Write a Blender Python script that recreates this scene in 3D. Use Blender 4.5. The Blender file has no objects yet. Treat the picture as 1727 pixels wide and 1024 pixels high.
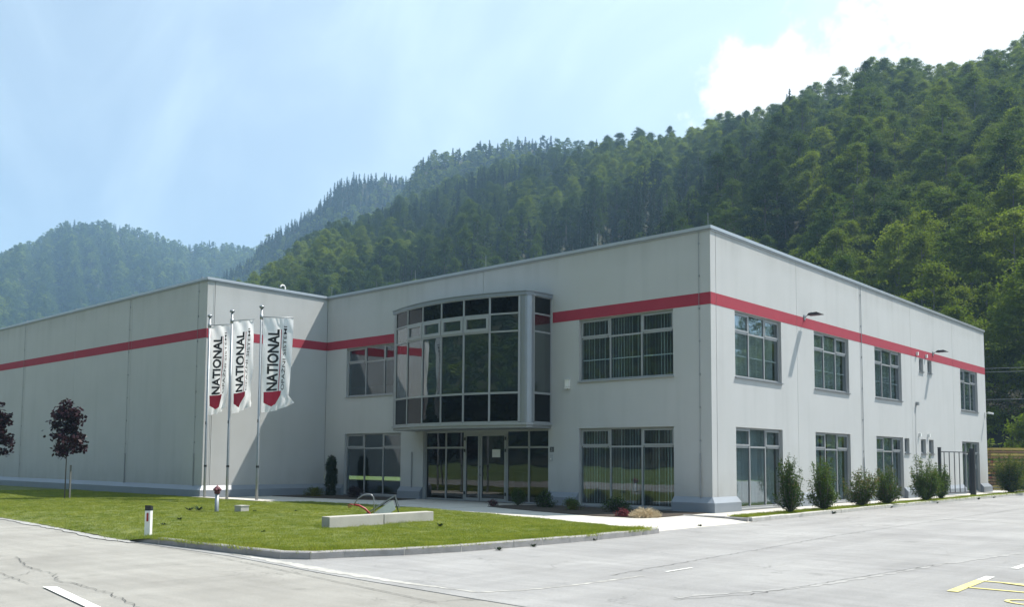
import bpy, bmesh, math, random
import numpy as np
from mathutils import Vector, Matrix, noise
R = math.radians
random.seed(7)
rng = np.random.default_rng(7)
scene = bpy.context.scene
COL = scene.collection

# ------------------------------------------------------------------ camera
CAMP = Vector((14.380, -25.335, 1.60))
YAW, PITCH, ROLL = 0.73226, 0.07427, 0.00625
fwd = Vector((-math.sin(YAW) * math.cos(PITCH), math.cos(YAW) * math.cos(PITCH), math.sin(PITCH)))
rgt = Vector((math.cos(YAW), math.sin(YAW), 0))
upv = rgt.cross(fwd)
r2 = rgt * math.cos(ROLL) + upv * math.sin(ROLL)
u2 = upv * math.cos(ROLL) - rgt * math.sin(ROLL)
cam = bpy.data.cameras.new('camera')
camo = bpy.data.objects.new('camera', cam)
COL.objects.link(camo)
M = Matrix((r2, u2, -fwd)).transposed().to_4x4()
M.translation = CAMP
camo.matrix_world = M
cam.sensor_width = 36
cam.sensor_fit = 'HORIZONTAL'
cam.lens = 1537.8 / 1727 * 36
cam.shift_y = (662.0 - 512) / 1727
cam.clip_start = 0.1
cam.clip_end = 9000
scene.camera = camo

# ------------------------------------------------------------------ light
SUN = Vector((0.54, 1.0, 1.84)).normalized()
SUN_EL = math.asin(SUN.z)
SUN_AZ = math.atan2(SUN.x, SUN.y)
SKY_STRENGTH = 0.08
SUN_STRENGTH = 5.0
EXPOSURE = 0.83
w = bpy.data.worlds.new('World')
scene.world = w
w.use_nodes = True
scene.view_settings.view_transform = 'Standard'
scene.view_settings.look = 'None'
scene.view_settings.gamma = 1
scene.view_settings.use_curve_mapping = False
scene.view_settings.exposure = EXPOSURE
sl = bpy.data.lights.new('sun', 'SUN')
sl.energy = SUN_STRENGTH
sl.angle = R(0.53)
sl.color = (1.0, 0.95, 0.87)
so = bpy.data.objects.new('sun', sl)
so.rotation_euler = SUN.to_track_quat('Z', 'Y').to_euler()
so.location = (40, 60, 120)
COL.objects.link(so)
cy = scene.cycles
cy.use_denoising = True
cy.max_bounces = 8
cy.diffuse_bounces = 3
cy.glossy_bounces = 4
cy.transmission_bounces = 4
cy.transparent_max_bounces = 24
cy.volume_bounces = 1
cy.sample_clamp_indirect = 8
cy.caustics_reflective = False
cy.caustics_refractive = False


def world_nodes():
    nt = w.node_tree
    N, L = nt.nodes, nt.links
    N.clear()
    out = N.new('ShaderNodeOutputWorld')
    bg = N.new('ShaderNodeBackground')
    sky = N.new('ShaderNodeTexSky')
    sky.sky_type = 'NISHITA'
    sky.sun_disc = False
    sky.sun_elevation = SUN_EL
    sky.sun_rotation = SUN_AZ
    sky.altitude = 400
    sky.air_density = 1.0
    sky.dust_density = 0.7
    sky.ozone_density = 1.6
    tc = N.new('ShaderNodeTexCoord')
    # thin cirrus: stretched noise
    mp = N.new('ShaderNodeMapping')
    mp.inputs['Rotation'].default_value = (R(20), R(25), R(-35))
    mp.inputs['Scale'].default_value = (1.0, 4.5, 2.2)
    n1 = N.new('ShaderNodeTexNoise')
    n1.inputs['Scale'].default_value = 1.3
    n1.inputs['Detail'].default_value = 9
    n1.inputs['Roughness'].default_value = 0.52
    n1.inputs['Distortion'].default_value = 0.9
    r1 = N.new('ShaderNodeMapRange')
    r1.interpolation_type = 'SMOOTHSTEP'
    r1.inputs[1].default_value = 0.38
    r1.inputs[2].default_value = 0.80
    r1.inputs[3].default_value = 0.0
    r1.inputs[4].default_value = 0.36
    # big cumulus bank round the sun side
    n2 = N.new('ShaderNodeTexNoise')
    n2.inputs['Scale'].default_value = 6.5
    n2.inputs['Detail'].default_value = 12
    n2.inputs['Roughness'].default_value = 0.60
    dt = N.new('ShaderNodeVectorMath')
    dt.operation = 'DOT_PRODUCT'
    dt.inputs[1].default_value = CLOUD_DIR
    ad = N.new('ShaderNodeMath')
    ad.operation = 'MULTIPLY_ADD'
    ad.inputs[1].default_value = 0.13
    r2_ = N.new('ShaderNodeMapRange')
    r2_.interpolation_type = 'SMOOTHSTEP'
    r2_.inputs[1].default_value = 1.013
    r2_.inputs[2].default_value = 1.024
    # extra paleness towards the sun
    r3 = N.new('ShaderNodeMapRange')
    r3.interpolation_type = 'SMOOTHSTEP'
    r3.inputs[1].default_value = 0.0
    r3.inputs[2].default_value = 0.92
    r3.inputs[3].default_value = 0.28
    r3.inputs[4].default_value = 0.92
    mx = N.new('ShaderNodeMath')
    mx.operation = 'ADD'
    mx.use_clamp = True
    m1 = N.new('ShaderNodeMix')
    m1.data_type = 'RGBA'
    m1.inputs[7].default_value = (6.0, 7.4, 8.3, 1)
    m2 = N.new('ShaderNodeMix')
    m2.data_type = 'RGBA'
    m2.inputs[7].default_value = (9.2, 9.4, 9.5, 1)
    L.new(tc.outputs['Generated'], mp.inputs['Vector'])
    L.new(mp.outputs[0], n1.inputs['Vector'])
    L.new(n1.outputs['Fac'], r1.inputs[0])
    L.new(tc.outputs['Generated'], n2.inputs['Vector'])
    L.new(tc.outputs['Generated'], dt.inputs[0])
    L.new(n2.outputs['Fac'], ad.inputs[0])
    L.new(dt.outputs['Value'], ad.inputs[2])
    L.new(ad.outputs[0], r2_.inputs[0])
    ds = N.new('ShaderNodeVectorMath')
    ds.operation = 'DOT_PRODUCT'
    ds.inputs[1].default_value = SUN
    L.new(tc.outputs['Generated'], ds.inputs[0])
    L.new(ds.outputs['Value'], r3.inputs[0])
    L.new(r1.outputs[0], mx.inputs[0])
    L.new(r3.outputs[0], mx.inputs[1])
    L.new(sky.outputs[0], m1.inputs[6])
    L.new(mx.outputs[0], m1.inputs[0])
    L.new(m1.outputs[2], m2.inputs[6])
    L.new(r2_.outputs[0], m2.inputs[0])
    L.new(m2.outputs[2], bg.inputs['Color'])
    bg.inputs['Strength'].default_value = SKY_STRENGTH
    L.new(bg.outputs[0], out.inputs['Surface'])


# direction of the middle of the bright cloud bank beside the sun
CLOUD_DIR = Vector((-0.234, 0.955, 0.185)).normalized()
world_nodes()

# ------------------------------------------------------------------ materials
MATS = {}


def nmat(name):
    m = bpy.data.materials.new(name)
    m.use_nodes = True
    nt = m.node_tree
    b = nt.nodes['Principled BSDF']
    MATS[name] = m
    return m, nt, b


def surf(name, col, rough=0.8, metal=0.0, var=0.10, scale=3.0, bump=0.0, bscale=60.0, stretch=(1, 1, 1), col2=None, spec=0.4, fine=0.0, finescale=300):
    """base colour broken up by two octaves of object-space noise, with optional bump"""
    m, nt, b = nmat(name)
    N, L = nt.nodes, nt.links
    tc = N.new('ShaderNodeTexCoord')
    mp = N.new('ShaderNodeMapping')
    mp.inputs['Scale'].default_value = stretch
    L.new(tc.outputs['Object'], mp.inputs['Vector'])
    n = N.new('ShaderNodeTexNoise')
    n.inputs['Scale'].default_value = scale
    n.inputs['Detail'].default_value = 8
    n.inputs['Roughness'].default_value = 0.62
    L.new(mp.outputs[0], n.inputs['Vector'])
    mr = N.new('ShaderNodeMapRange')
    mr.inputs[1].default_value = 0.3
    mr.inputs[2].default_value = 0.7
    L.new(n.outputs['Fac'], mr.inputs[0])
    mix = N.new('ShaderNodeMix')
    mix.data_type = 'RGBA'
    c = Vector(col)
    c2 = Vector(col2) if col2 else c * (1 + var)
    c1 = c if col2 else c * (1 - var)
    mix.inputs[6].default_value = (*c1, 1)
    mix.inputs[7].default_value = (*c2, 1)
    L.new(mr.outputs[0], mix.inputs[0])
    last = mix.outputs[2]
    if fine:
        f = N.new('ShaderNodeTexNoise')
        f.inputs['Scale'].default_value = finescale
        f.inputs['Detail'].default_value = 3
        L.new(tc.outputs['Object'], f.inputs['Vector'])
        fr = N.new('ShaderNodeMapRange')
        fr.inputs[1].default_value = 0.3
        fr.inputs[2].default_value = 0.7
        fr.inputs[3].default_value = 1 - fine
        fr.inputs[4].default_value = 1 + fine
        L.new(f.outputs['Fac'], fr.inputs[0])
        mm = N.new('ShaderNodeMix')
        mm.data_type = 'RGBA'
        mm.blend_type = 'MULTIPLY'
        mm.inputs[0].default_value = 1
        L.new(last, mm.inputs[6])
        L.new(fr.outputs[0], mm.inputs[7])
        last = mm.outputs[2]
    L.new(last, b.inputs['Base Color'])
    b.inputs['Roughness'].default_value = rough
    b.inputs['Metallic'].default_value = metal
    b.inputs['Specular IOR Level'].default_value = spec
    if bump:
        nb = N.new('ShaderNodeTexNoise')
        nb.inputs['Scale'].default_value = bscale
        nb.inputs['Detail'].default_value = 4
        L.new(tc.outputs['Object'], nb.inputs['Vector'])
        bp = N.new('ShaderNodeBump')
        bp.inputs['Strength'].default_value = bump
        bp.inputs['Distance'].default_value = 0.02
        L.new(nb.outputs['Fac'], bp.inputs['Height'])
        L.new(bp.outputs[0], b.inputs['Normal'])
    return m


def plaster(name, col):
    """rendered facade: faint vertical rain streaks, cloudy tone, fine grain"""
    m = surf(name, col, rough=0.93, var=0.035, scale=0.55, bump=0.30, bscale=90, spec=0.2, fine=0.03, finescale=120)
    nt = m.node_tree
    N, L = nt.nodes, nt.links
    b = nt.nodes['Principled BSDF']
    src = b.inputs['Base Color'].links[0].from_socket
    tc = N.new('ShaderNodeTexCoord')
    mp = N.new('ShaderNodeMapping')
    mp.inputs['Scale'].default_value = (2.2, 2.2, 0.16)
    n = N.new('ShaderNodeTexNoise')
    n.inputs['Scale'].default_value = 1.0
    n.inputs['Detail'].default_value = 6
    L.new(tc.outputs['Object'], mp.inputs['Vector'])
    L.new(mp.outputs[0], n.inputs['Vector'])
    r = N.new('ShaderNodeMapRange')
    r.inputs[1].default_value = 0.50
    r.inputs[2].default_value = 0.80
    r.inputs[3].default_value = 1.0
    r.inputs[4].default_value = 0.93
    L.new(n.outputs['Fac'], r.inputs[0])
    mm = N.new('ShaderNodeMix')
    mm.data_type = 'RGBA'
    mm.blend_type = 'MULTIPLY'
    mm.inputs[0].default_value = 1
    L.new(src, mm.inputs[6])
    L.new(r.outputs[0], mm.inputs[7])
    # splash dirt on the lowest courses and run-off marks under the coping
    ge = N.new('ShaderNodeNewGeometry')
    sx = N.new('ShaderNodeSeparateXYZ')
    L.new(ge.outputs['Position'], sx.inputs[0])
    nz = N.new('ShaderNodeTexNoise')
    nz.inputs['Scale'].default_value = 1.0
    nz.inputs['Detail'].default_value = 7
    mp2 = N.new('ShaderNodeMapping')
    mp2.inputs['Scale'].default_value = (3.0, 3.0, 1.1)
    L.new(ge.outputs['Position'], mp2.inputs['Vector'])
    L.new(mp2.outputs[0], nz.inputs['Vector'])
    facs = []
    for (za, zb) in ((1.5, 0.45), (8.0, 8.95)):
        rz_ = N.new('ShaderNodeMapRange')
        rz_.inputs[1].default_value = za
        rz_.inputs[2].default_value = zb
        L.new(sx.outputs['Z'], rz_.inputs[0])
        mu = N.new('ShaderNodeMath')
        mu.operation = 'MULTIPLY'
        L.new(rz_.outputs[0], mu.inputs[0])
        L.new((nz if zb < 1 else n).outputs['Fac'], mu.inputs[1])
        facs.append(mu)
    ad = N.new('ShaderNodeMath')
    ad.operation = 'ADD'
    L.new(facs[0].outputs[0], ad.inputs[0])
    L.new(facs[1].outputs[0], ad.inputs[1])
    rd = N.new('ShaderNodeMapRange')
    rd.inputs[1].default_value = 0.10
    rd.inputs[2].default_value = 0.60
    rd.inputs[3].default_value = 0.0
    rd.inputs[4].default_value = 0.22
    L.new(ad.outputs[0], rd.inputs[0])
    md_ = N.new('ShaderNodeMix')
    md_.data_type = 'RGBA'
    md_.inputs[7].default_value = (0.20, 0.19, 0.165, 1)
    L.new(rd.outputs[0], md_.inputs[0])
    L.new(mm.outputs[2], md_.inputs[6])
    L.new(md_.outputs[2], b.inputs['Base Color'])
    return m


def asphalt(name, col, col2, seed, tracks=0.0):
    m, nt, b = nmat(name)
    N, L = nt.nodes, nt.links
    tc = N.new('ShaderNodeTexCoord')

    def noi(scale, detail, stretch=(1, 1, 1), rough=0.6):
        mp = N.new('ShaderNodeMapping')
        mp.inputs['Location'].default_value = (seed, seed * 1.7, 0)
        mp.inputs['Scale'].default_value = stretch
        n = N.new('ShaderNodeTexNoise')
        n.inputs['Scale'].default_value = scale
        n.inputs['Detail'].default_value = detail
        n.inputs['Roughness'].default_value = rough
        L.new(tc.outputs['Object'], mp.inputs['Vector'])
        L.new(mp.outputs[0], n.inputs['Vector'])
        return n.outputs['Fac']

    def rng_(s, a, b_, c, d):
        r = N.new('ShaderNodeMapRange')
        r.inputs[1].default_value = a
        r.inputs[2].default_value = b_
        r.inputs[3].default_value = c
        r.inputs[4].default_value = d
        L.new(s, r.inputs[0])
        return r.outputs[0]

    def mul(a, s):
        mm = N.new('ShaderNodeMix')
        mm.data_type = 'RGBA'
        mm.blend_type = 'MULTIPLY'
        mm.inputs[0].default_value = 1
        L.new(a, mm.inputs[6])
        L.new(s, mm.inputs[7])
        return mm.outputs[2]
    mix = N.new('ShaderNodeMix')
    mix.data_type = 'RGBA'
    mix.inputs[6].default_value = (*col, 1)
    mix.inputs[7].default_value = (*col2, 1)
    L.new(rng_(noi(0.35, 10, (1, 1, 1), 0.65), 0.32, 0.68, 0, 1), mix.inputs[0])
    c = mix.outputs[2]
    c = mul(c, rng_(noi(2.5, 6, (0.25, 1.6, 1)), 0.35, 0.75, 1.06, 0.88))
    c = mul(c, rng_(noi(0.8, 6, (2.2, 0.12, 1)), 0.4, 0.7, 1.03, 0.90))
    c = mul(c, rng_(noi(230, 2), 0.25, 0.75, 0.64, 1.36))
    c = mul(c, rng_(noi(85, 2), 0.3, 0.7, 0.88, 1.12))
    c = mul(c, rng_(noi(1.3, 3), 0.64, 0.72, 1.0, 0.84))
    c = mul(c, rng_(noi(0.16, 2, (1, 1, 1)), 0.48, 0.52, 1.0, 0.94))
    c = mul(c, rng_(noi(38, 4), 0.3, 0.75, 1.08, 0.88))
    # fine crack net in places
    v = N.new('ShaderNodeTexVoronoi')
    v.feature = 'DISTANCE_TO_EDGE'
    v.inputs['Scale'].default_value = 0.75
    dn = N.new('ShaderNodeTexNoise')
    dn.inputs['Scale'].default_value = 3
    dn.inputs['Detail'].default_value = 6
    L.new(tc.outputs['Object'], dn.inputs['Vector'])
    vm = N.new('ShaderNodeVectorMath')
    vm.operation = 'MULTIPLY_ADD'
    vm.inputs[1].default_value = (0.7, 0.7, 0)
    L.new(dn.outputs['Color'], vm.inputs[0])
    L.new(tc.outputs['Object'], vm.inputs[2])
    L.new(vm.outputs[0], v.inputs['Vector'])
    cr = rng_(v.outputs['Distance'], 0.0, 0.012, 0.62, 1.0)
    msk = rng_(noi(0.22, 3), 0.52, 0.60, 0, 1)
    mm = N.new('ShaderNodeMix')
    mm.data_type = 'RGBA'
    mm.blend_type = 'MULTIPLY'
    L.new(msk, mm.inputs[0])
    L.new(c, mm.inputs[6])
    L.new(cr, mm.inputs[7])
    L.new(mm.outputs[2], b.inputs['Base Color'])
    b.inputs['Roughness'].default_value = 0.88
    b.inputs['Specular IOR Level'].default_value = 0.3
    bp = N.new('ShaderNodeBump')
    bp.inputs['Strength'].default_value = 0.5
    bp.inputs['Distance'].default_value = 0.01
    L.new(noi(160, 3), bp.inputs['Height'])
    L.new(bp.outputs[0], b.inputs['Normal'])
    return m


def leafmat(name, c_a, c_b, trans=0.45, rough=0.75, hue_obj=0.25, pos_scale=0.25, world=False):
    """leaves: colour varies leaf by leaf (position noise) and tree by tree (object random); part translucent"""
    m, nt, b = nmat(name)
    N, L = nt.nodes, nt.links
    out = nt.nodes['Material Output']
    tc = N.new('ShaderNodeTexCoord')
    oi = N.new('ShaderNodeObjectInfo')
    n = N.new('ShaderNodeTexNoise')
    n.inputs['Scale'].default_value = pos_scale
    n.inputs['Detail'].default_value = 5
    n.inputs['Roughness'].default_value = 0.8
    L.new(N.new('ShaderNodeNewGeometry').outputs['Position'] if world else tc.outputs['Object'], n.inputs['Vector'])
    r = N.new('ShaderNodeMapRange')
    r.inputs[1].default_value = 0.3
    r.inputs[2].default_value = 0.7
    L.new(n.outputs['Fac'], r.inputs[0])
    a = N.new('ShaderNodeMath')
    a.operation = 'MULTIPLY_ADD'
    a.inputs[1].default_value = hue_obj * 3.2
    L.new(oi.outputs['Random'], a.inputs[0])
    a2 = N.new('ShaderNodeMath')
    a2.operation = 'MULTIPLY_ADD'
    a2.inputs[1].default_value = 0.55
    a2.inputs[2].default_value = -hue_obj * 0.6
    L.new(r.outputs[0], a2.inputs[0])
    L.new(a2.outputs[0], a.inputs[2])
    a.use_clamp = True
    mix = N.new('ShaderNodeMix')
    mix.data_type = 'RGBA'
    mix.inputs[6].default_value = (*c_a, 1)
    mix.inputs[7].default_value = (*c_b, 1)
    L.new(a.outputs[0], mix.inputs[0])
    b.inputs['Roughness'].default_value = rough
    b.inputs['Specular IOR Level'].default_value = 0.10
    L.new(mix.outputs[2], b.inputs['Base Color'])
    t = N.new('ShaderNodeBsdfTranslucent')
    tm = N.new('ShaderNodeMix')
    tm.data_type = 'RGBA'
    tm.blend_type = 'MULTIPLY'
    tm.inputs[0].default_value = 1
    tm.inputs[7].default_value = (1.35, 1.5, 0.5, 1)
    L.new(mix.outputs[2], tm.inputs[6])
    L.new(tm.outputs[2], t.inputs['Color'])
    ms = N.new('ShaderNodeMixShader')
    ms.inputs[0].default_value = trans
    L.new(b.outputs[0], ms.inputs[1])
    L.new(t.outputs[0], ms.inputs[2])
    L.new(ms.outputs[0], out.inputs['Surface'])
    return m


def glass(name, tint, refl=1.0, rough=0.0, base=0.05):
    """tinted pane: fresnel mix of a mirror and a tinted see-through"""
    m, nt, b = nmat(name)
    N, L = nt.nodes, nt.links
    out = nt.nodes['Material Output']
    N.remove(b)
    g = N.new('ShaderNodeBsdfGlossy')
    g.inputs['Color'].default_value = (0.92, 0.95, 1.0, 1)
    g.inputs['Roughness'].default_value = rough
    tcg = N.new('ShaderNodeTexCoord')
    ng_ = N.new('ShaderNodeTexNoise')
    ng_.inputs['Scale'].default_value = 1.1
    ng_.inputs['Detail'].default_value = 1
    bpg = N.new('ShaderNodeBump')
    bpg.inputs['Strength'].default_value = 0.10
    bpg.inputs['Distance'].default_value = 0.02
    L.new(tcg.outputs['Object'], ng_.inputs['Vector'])
    L.new(ng_.outputs['Fac'], bpg.inputs['Height'])
    L.new(bpg.outputs[0], g.inputs['Normal'])
    t = N.new('ShaderNodeBsdfTransparent')
    t.inputs['Color'].default_value = (*tint, 1)
    lw = N.new('ShaderNodeLayerWeight')
    lw.inputs['Blend'].default_value = 0.5
    p = N.new('ShaderNodeMath')
    p.operation = 'POWER'
    p.inputs[1].default_value = 3.2
    L.new(lw.outputs['Facing'], p.inputs[0])
    mr = N.new('ShaderNodeMapRange')
    mr.inputs[3].default_value = base
    mr.inputs[4].default_value = refl
    L.new(p.outputs[0], mr.inputs[0])
    ms = N.new('ShaderNodeMixShader')
    L.new(mr.outputs[0], ms.inputs[0])
    L.new(t.outputs[0], ms.inputs[1])
    L.new(g.outputs[0], ms.inputs[2])
    L.new(ms.outputs[0], out.inputs['Surface'])
    return m


WALLC = (0.440, 0.447, 0.447)
plaster('plaster', WALLC)
surf('stripe_red', (0.30, 0.028, 0.05), rough=0.85, var=0.06, scale=2, bump=0.2, bscale=90)
surf('plinth_sheet', (0.20, 0.225, 0.26), rough=0.45, var=0.05, scale=1.5, spec=0.5)
surf('alu_frame', (0.31, 0.32, 0.33), rough=0.45, metal=0.25, var=0.04, scale=4)
surf('alu_light', (0.28, 0.295, 0.32), rough=0.32, metal=0.55, var=0.04, scale=3)
surf('coping', (0.42, 0.44, 0.46), rough=0.35, metal=0.5, var=0.04, scale=2)
surf('galv', (0.30, 0.32, 0.34), rough=0.5, metal=0.7, var=0.08, scale=6)
surf('dark_metal', (0.02, 0.022, 0.028), rough=0.45, var=0.1, spec=0.5)
surf('black', (0.012, 0.012, 0.014), rough=0.5, var=0.1)
surf('interior', (0.36, 0.29, 0.27), rough=0.95, var=0.05)
surf('interior_dark', (0.12, 0.11, 0.10), rough=0.95, var=0.08)
surf('blind', (0.60, 0.61, 0.58), rough=0.9, var=0.06, scale=5)
surf('white_paint', (0.72, 0.72, 0.70), rough=0.6, var=0.08, scale=12, fine=0.05)
surf('road_paint', (0.66, 0.66, 0.62), rough=0.8, var=0.25, scale=9, fine=0.12, finescale=90)
surf('yellow_paint', (0.52, 0.45, 0.12), rough=0.8, var=0.22, scale=9, fine=0.12, finescale=90, col2=(0.58, 0.53, 0.26))
surf('concrete', (0.36, 0.345, 0.315), rough=0.9, var=0.12, scale=1.6, bump=0.35, bscale=45, fine=0.08)
surf('kerb_concrete', (0.27, 0.26, 0.255), rough=0.92, var=0.16, scale=4, bump=0.4, bscale=60, fine=0.10)
surf('kerb_pale', (0.40, 0.385, 0.36), rough=0.92, var=0.14, scale=4, bump=0.4, bscale=60, fine=0.10)
surf('path_concrete', (0.47, 0.445, 0.40), rough=0.92, var=0.07, scale=1.1, bump=0.25, bscale=50, fine=0.06)
surf('lime_deposit', (0.285, 0.275, 0.255), rough=0.95, col2=(0.44, 0.43, 0.40), scale=5, fine=0.18, finescale=70)
surf('lime_faint', (0.25, 0.246, 0.24), rough=0.95, col2=(0.315, 0.31, 0.30), scale=3, fine=0.2, finescale=70)
surf('crack_fill', (0.055, 0.055, 0.055), rough=0.95)
surf('soil', (0.045, 0.034, 0.025), rough=1, var=0.4, scale=9, bump=0.8, bscale=30)
surf('turf', (0.070, 0.095, 0.020), rough=1, var=0.3, scale=1.4, col2=(0.140, 0.155, 0.040), bump=0.8, bscale=45, fine=0.3, finescale=60)
surf('meadow', (0.06, 0.10, 0.02), rough=1, col2=(0.11, 0.14, 0.03), scale=0.05, bump=0.3)
surf('forest_floor', (0.022, 0.024, 0.012), rough=1, var=0.4, scale=0.06)
surf('rock', (0.10, 0.10, 0.09), rough=1, var=0.3, scale=0.05)
surf('bark', (0.10, 0.085, 0.07), rough=0.95, var=0.3, scale=12, stretch=(1, 1, 0.2), bump=0.6, bscale=30)
surf('bark_grey', (0.16, 0.15, 0.13), rough=0.95, var=0.3, scale=10, stretch=(1, 1, 0.2), bump=0.6, bscale=30)
surf('red_enamel', (0.30, 0.018, 0.018), rough=0.42, var=0.1, spec=0.5)
surf('hydrant_red', (0.12, 0.035, 0.045), rough=0.6, var=0.15, spec=0.4)
surf('sign_grey', (0.33, 0.34, 0.35), rough=0.5, var=0.06)
surf('wood_yellow', (0.46, 0.33, 0.10), rough=0.8, var=0.2, scale=3, stretch=(1, 8, 8))
surf('wood_brown', (0.24, 0.14, 0.075), rough=0.85, var=0.25, scale=3, stretch=(1, 8, 8))
surf('wood_red', (0.33, 0.09, 0.06), rough=0.8, var=0.2, scale=3)
surf('wood_stake', (0.15, 0.15, 0.145), rough=0.9, var=0.2, scale=3)
surf('straw', (0.50, 0.41, 0.27), rough=0.95, var=0.2, scale=8)
surf('lettering', (0.022, 0.022, 0.026), rough=0.8)
surf('logo_red', (0.40, 0.02, 0.05), rough=0.8, var=0.05)
surf('navy', (0.03, 0.03, 0.10), rough=0.6, var=0.2)
surf('roof_felt', (0.15, 0.15, 0.15), rough=0.95)
surf('paper', (0.70, 0.70, 0.68), rough=0.9, var=0.03)
asphalt('asphalt_road', (0.235, 0.225, 0.205), (0.300, 0.290, 0.265), 3.1)
asphalt('asphalt_lot', (0.228, 0.224, 0.222), (0.300, 0.296, 0.290), 11.3)
glass('glass_window', (0.80, 0.86, 0.88), refl=0.95, base=0.08)
glass('glass_entrance', (0.30, 0.29, 0.26), refl=0.9, base=0.06)
glass('glass_bay', (0.44, 0.48, 0.46), refl=1.0, base=0.17)
glass('glass_spandrel', (0.02, 0.02, 0.022), refl=0.55, base=0.03)
leafmat('leaf_beech', (0.028, 0.058, 0.012), (0.165, 0.200, 0.024), 0.36)
leafmat('leaf_oak', (0.014, 0.034, 0.011), (0.078, 0.115, 0.018), 0.28)
leafmat('leaf_spruce', (0.010, 0.026, 0.013), (0.030, 0.060, 0.022), 0.08)
leafmat('leaf_bush', (0.026, 0.054, 0.015), (0.110, 0.160, 0.035), 0.30, pos_scale=3.0, hue_obj=0.1)
leafmat('leaf_bush_tan', (0.12, 0.10, 0.05), (0.24, 0.17, 0.10), 0.25, pos_scale=3.0, hue_obj=0.1)
leafmat('leaf_maple_red', (0.014, 0.007, 0.010), (0.040, 0.015, 0.022), 0.16, rough=0.35, pos_scale=2.5, hue_obj=0.1)
leafmat('leaf_dark', (0.010, 0.020, 0.010), (0.025, 0.045, 0.015), 0.1, pos_scale=3.0, hue_obj=0.1)
leafmat('leaf_gold', (0.09, 0.10, 0.02), (0.20, 0.18, 0.04), 0.3, pos_scale=3.0, hue_obj=0.1)
leafmat('leaf_crimson', (0.09, 0.020, 0.03), (0.24, 0.06, 0.09), 0.3, pos_scale=3.0, hue_obj=0.1)
leafmat('grass_blade', (0.100, 0.150, 0.024), (0.340, 0.330, 0.080), 0.40, pos_scale=0.7, hue_obj=0.16, world=True)


def flagmat():
    m, nt, b = nmat('flag_cloth')
    N, L = nt.nodes, nt.links
    out = nt.nodes['Material Output']
    b.inputs['Base Color'].default_value = (0.82, 0.83, 0.84, 1)
    b.inputs['Roughness'].default_value = 0.75
    t = N.new('ShaderNodeBsdfTranslucent')
    t.inputs['Color'].default_value = (0.85, 0.86, 0.88, 1)
    ms = N.new('ShaderNodeMixShader')
    ms.inputs[0].default_value = 0.55
    L.new(b.outputs[0], ms.inputs[1])
    L.new(t.outputs[0], ms.inputs[2])
    L.new(ms.outputs[0], out.inputs['Surface'])


flagmat()


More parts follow.
